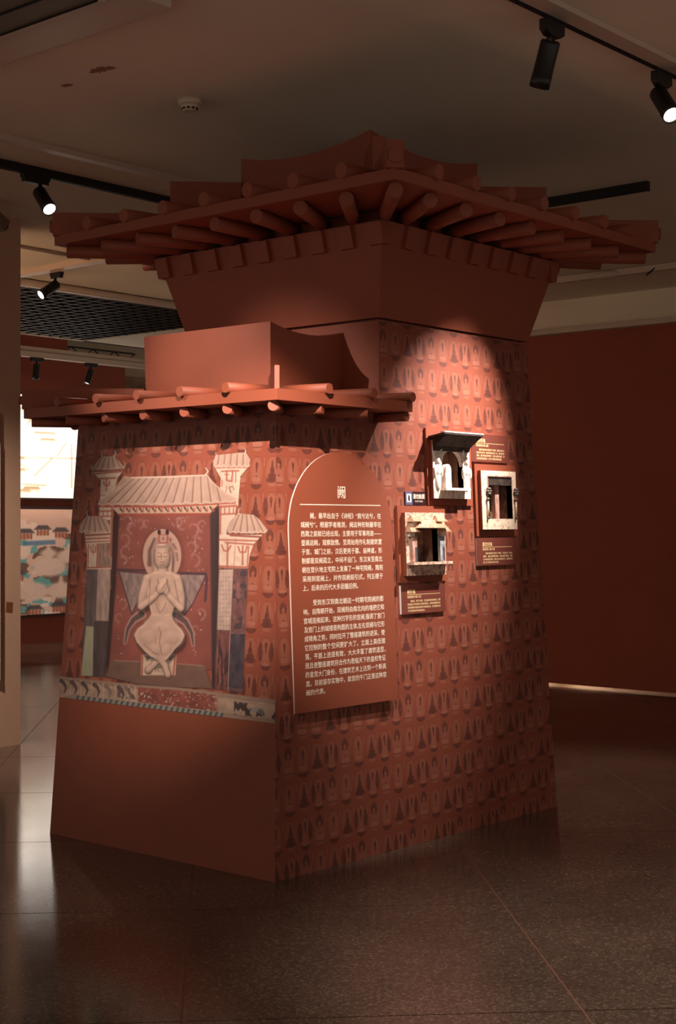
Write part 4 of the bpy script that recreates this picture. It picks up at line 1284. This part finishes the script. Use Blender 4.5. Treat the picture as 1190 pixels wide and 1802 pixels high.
# smoke detector
sd = empty('smoke_detector', (.445, .986, 3.55)); tag(sd, 'small round cream smoke detector on the ceiling', 'smoke detector')
MB().lathe([(.050, -.030), (.058, -.022), (.060, 0)], 28).build('base', plastic, sd)
MB().lathe([(.030, -.058), (.036, -.054), (.038, -.044), (.050, -.030)], 28).build('sensor_cap', plastic, sd)
for k in range(10):
    t = 2 * math.pi * k / 10
    MB().box(-.007, .007, -.0015, .0015, -.0045, .0045).build('vent_slot', black_void, sd, matrix=Matrix.Translation((.0385 * math.cos(t), .0385 * math.sin(t), -.0475)) @ Matrix.Rotation(t + math.pi / 2, 4, 'Z'))
# air conditioner cassette
ac = empty('air_conditioner', (-1.05, .65, 3.55)); tag(ac, 'white ceiling air conditioner cassette at the upper left corner', 'air conditioner')
MB().box(-.52, .49, -.63, .75, -.045, 0).build('fascia', white_duct, ac, bevel=.008)
MB().box(-.40, .235, -.50, .62, -.058, -.045).build('grille_frame', mat('grey_green_grille', (104, 98, 84), .5), ac)
for k in range(4):
    MB().box(-.36 + k * .14, -.345 + k * .14, -.48, .60, -.061, -.057).build('air_slot', black_void, ac)
MB().box(.225, .243, -.52, .64, -.060, -.045).build('vane', white_duct, ac)
MB().box(.21, .222, -.50, .62, -.0615, -.055).build('air_slot', black_void, ac)

# stains on the plaster
for (x, y, s, nm) in ((-.093, 1.254, .05, 'small dark stain on the ceiling plaster nearest the left rail'), (-.141, .939, .085, 'longer brown smear on the ceiling plaster near the air conditioner')):
    m = MB(); rr = random.Random(int(s * 1000))
    pts = []
    for k in range(26):
        t = 2 * math.pi * k / 26; r_ = s * rr.uniform(.35, 1.)
        pts.append((x + r_ * math.cos(t) * .55, y + r_ * math.sin(t) * (1.1 if s > .06 else .8)))
    m.prism(pts, 3.5485, 3.551)
    so = m.build('ceiling_stain', mat('stain_brown', (150, 116, 90), .9, noise=(30, .25)), ce_o)

# ------------------------------------------------------------------ left edge: wall end, board, camera, tape
db = empty('display_board', (.868, 3.937, .45)); tag(db, 'dark framed display board on the beige wall at the left edge', 'display board')
MB().box(-.6, .600, -.030, 0, 0, 1.58).build('panel', mat('board_dark', (34, 28, 34), .35), db)
MB().box(-.6, .602, -.034, 0, 1.58, 1.80).build('header', mat('board_header', (66, 46, 38), .5), db)
MB().box(.594, .606, -.036, 0, 0, 1.58).build('edge_strip', white_edge, db)
tpz = MB().prism([(1.545, .902), (1.598, .895), (1.604, .965), (1.550, .972)], 0, .0015, lambda a, b, c: (a, 3.9398 - c, b))
o = tpz.build('tape_patch', mat('brown_tape', (136, 84, 44), .6)); tag(o, 'small brown tape patch stuck on the beige wall end', 'tape')
cc = empty('security_camera', (1.16, 3.55, 3.55)); tag(cc, 'grey ceiling security camera half cut by the left edge', 'camera')
MB().tube((0, 0, -.07), (0, 0, 0), .03, n=16).build('bracket', mat('camera_grey', (126, 108, 94), .5), cc)
MB().box(-.12, .10, -.04, .04, -.035, .045).build('body', mat('camera_grey', (0, 0, 0)), cc, matrix=Matrix.Translation((0, 0, -.11)) @ Matrix.Rotation(.55, 4, 'Y'), bevel=.008)
MB().tube((.10, 0, .005), (.112, 0, .005), .026, n=16).build('lens', black_metal, cc, matrix=Matrix.Translation((0, 0, -.11)) @ Matrix.Rotation(.55, 4, 'Y'))

# ------------------------------------------------------------------ the lit picture panels on the far wall
def light_panel(z0, z1, label, kind, strength):
    e = empty('light_box', (7.2, 10.65, z0)); tag(e, label, 'light box')
    x0, x1 = 5.6, 8.2
    MB().box(x0 - 7.2, x1 - 7.2, -.05, 0, 0, z1 - z0).build('casing', mat('box_casing', (60, 30, 24), .6), e)
    st = .012
    gx_, gz_ = np.meshgrid(np.arange(x0 + .03, x1 - .03, st), np.arange(z0 + .03, z1 - .03, st))
    px = (gx_ - 6.717) / (7.644 - 6.717) * 104; py = (z1 - gz_) / (z1 - z0) * 195     # roughly photo pixels
    a = Art(px, py, (250, 246, 240), 1.)
    r_ = random.Random(4)
    if kind == 0:
        a.put(np.clip((py - 100) / 90, 0, 1), (226, 196, 160), .6)
        c_ = (158, 122, 84)
        for k in range(34):
            x, y = r_.uniform(-120, 170), r_.uniform(15, 185)
            w = r_.uniform(14, 42); hh = r_.uniform(3, 6)
            a.put(a.poly([(x, y), (x + 4, y - hh), (x + w - 4, y - hh), (x + w, y)], 2), c_, .5 + .4 * (y > 70))
            a.put(a.line([(x + 2, y + 2), (x + w - 2, y + 2)], 1.2, None, 1.5), c_, .6)
            for q in range(int(w / 5)): a.put(a.line([(x + 3 + q * 5, y), (x + 3 + q * 5, y + 6)], 1, None, 1.5), c_, .6)
        for x, y, x2, y2 in ((6, 60, 30, 20), (20, 150, 50, 118), (60, 112, 75, 88), (85, 170, 85, 90), (-60, 90, 10, 140), (0, 118, 100, 116), (0, 166, 40, 168)):
            a.put(a.line([(x, y), (x2, y2)], 3, None, 2), c_, .7)
    else:
        a.c[:] = (206, 160, 136)
        n1 = a.noise(40, 26, 3); n2 = a.noise(20, 12, 9)
        a.put((n1 > .55) * (py > 50) * 1., (92, 66, 52), .85)
        a.put((n2 > .60) * (py > 60) * 1., (96, 148, 138), .9)
        a.put((n1 < .40) * 1., (222, 184, 160), .9)
        a.put(np.clip((30 - py) / 20, 0, 1), (228, 178, 152), .9)
        for k, (x, y) in enumerate(((5, 48), (34, 42), (66, 46), (96, 52), (-30, 46), (130, 44), (20, 182), (62, 178), (-10, 120), (40, 150))):
            a.put(a.poly([(x - 16, y), (x - 8, y - 8), (x + 8, y - 8), (x + 16, y)], 2), (74, 62, 62), .9)
            a.put(a.poly([(x - 11, y + 1), (x + 11, y + 1), (x + 11, y + 10), (x - 11, y + 10)], 2), (176, 112, 84), .9)
            for q in range(4): a.put(a.line([(x - 9 + q * 6, y), (x - 9 + q * 6, y + 10)], 1.6, None, 1.5), (120, 56, 44), .9)
        a.put(a.poly([(0, 62), (56, 60), (56, 68), (0, 70)], 2), (74, 104, 128), .8)
        for x, y, w in ((46, 108, 30), (80, 90, 22), (14, 150, 30), (66, 150, 26), (44, 84, 14)):
            a.put(a.ell(x, y, w, w * .55, 5), (206, 168, 146), .95); a.put(a.line([(x, y - w * .9), (x, y)], 6, 14, 4), (206, 168, 146), .9)
    pts = np.stack([gx_ - 7.2, np.full_like(gx_, -.052), gz_ - z0], -1)
    art_mesh('picture', pts, a.c, a.a, color_attr_mat('picture_glow_%d' % kind, .5, strength), e)
    return e
light_panel(1.784, 3.117, 'glowing white panel with tan roof drawings, upper of the pair on the far wall', 0, 1.5)
light_panel(.334, 1.714, 'dim pink and teal landscape picture panel, lower of the pair on the far wall', 1, .34)

# far trunking with spotlights, truss, screen
ft = empty('cable_trunking', (7.2, 10.2, 3.5)); tag(ft, 'white trunking beam carrying spotlights in front of the far red wall', 'trunking')
MB().box(-2.4, 2.6, -.05, .05, 0, .065).build('channel', white_duct, ft)
MB().tube((-2.4, .0, .10), (2.6, .0, .10), .03, n=10).build('pipe', white_duct, ft)
for x, ax_, lb in ((6.62, (-.02, .1, -1), 'dark track spotlight hanging straight down before the far red wall'), (7.46, (-.30, .15, -1), 'dark track spotlight tilted left before the far red wall'), (6.28, (.3, .2, -1), 'dark track spotlight on the far trunking half hidden by the beige wall end')):
    spotlight((x, 10.2, 3.49), ax_, 60, 40, 1., WARM, 's', 0, lb)
tr = empty('roof_truss', (8.2, 11.6, 3.76)); tag(tr, 'thin metal lattice truss above the far red wall', 'truss')
MB().box(-.3, 1.2, -.015, .015, 0, .02).build('lower_chord', grid_mat, tr); MB().box(-.3, 1.2, -.015, .015, .12, .14).build('upper_chord', grid_mat, tr)
for k in range(8):
    x = -.3 + k * .19
    MB().tube((x, 0, .01 if k % 2 else .13), (x + .19, 0, .13 if k % 2 else .01), .008, n=6).build('web_bar', grid_mat, tr)
ds = empty('display_screen', (10.7, 13.6, 3.3)); tag(ds, 'brown picture with a dark edge far behind the low roof parapet', 'picture')
MB().box(-.35, .0, -.05, 0, 0, .6).build('dark_edge', black_void, ds); MB().box(0, .8, -.04, 0, .05, .52).build('picture', mottled('far_picture', [(120, 84, 64), (190, 150, 120)], 4), ds)

# lamp behind the red wall, its light leaking through the gap at the floor
bl = empty('floor_lamp', (7.60, 3.62, 0)); tag(bl, 'low lamp behind the dark red wall, light leaking out under it', 'lamp')
MB().lathe([(.06, 0), (.06, .02), (.02, .03), (.02, .16)], 20).build('foot', black_metal, bl)
MB().ball((0, 0, .20), .05, .05, .05).build('bulb', mat('warm_bulb', (255, 220, 170), .4, emit=((255, 214, 160), 8)), bl)
ld = bpy.data.lights.new('bulb_light', 'POINT'); ld.energy = 34; ld.color = (1, .84, .66); ld.shadow_soft_size = .05
lo = bpy.data.objects.new('bulb_light', ld); COL.objects.link(lo); lo.parent = bl; lo.location = (-.07, 0, .2)
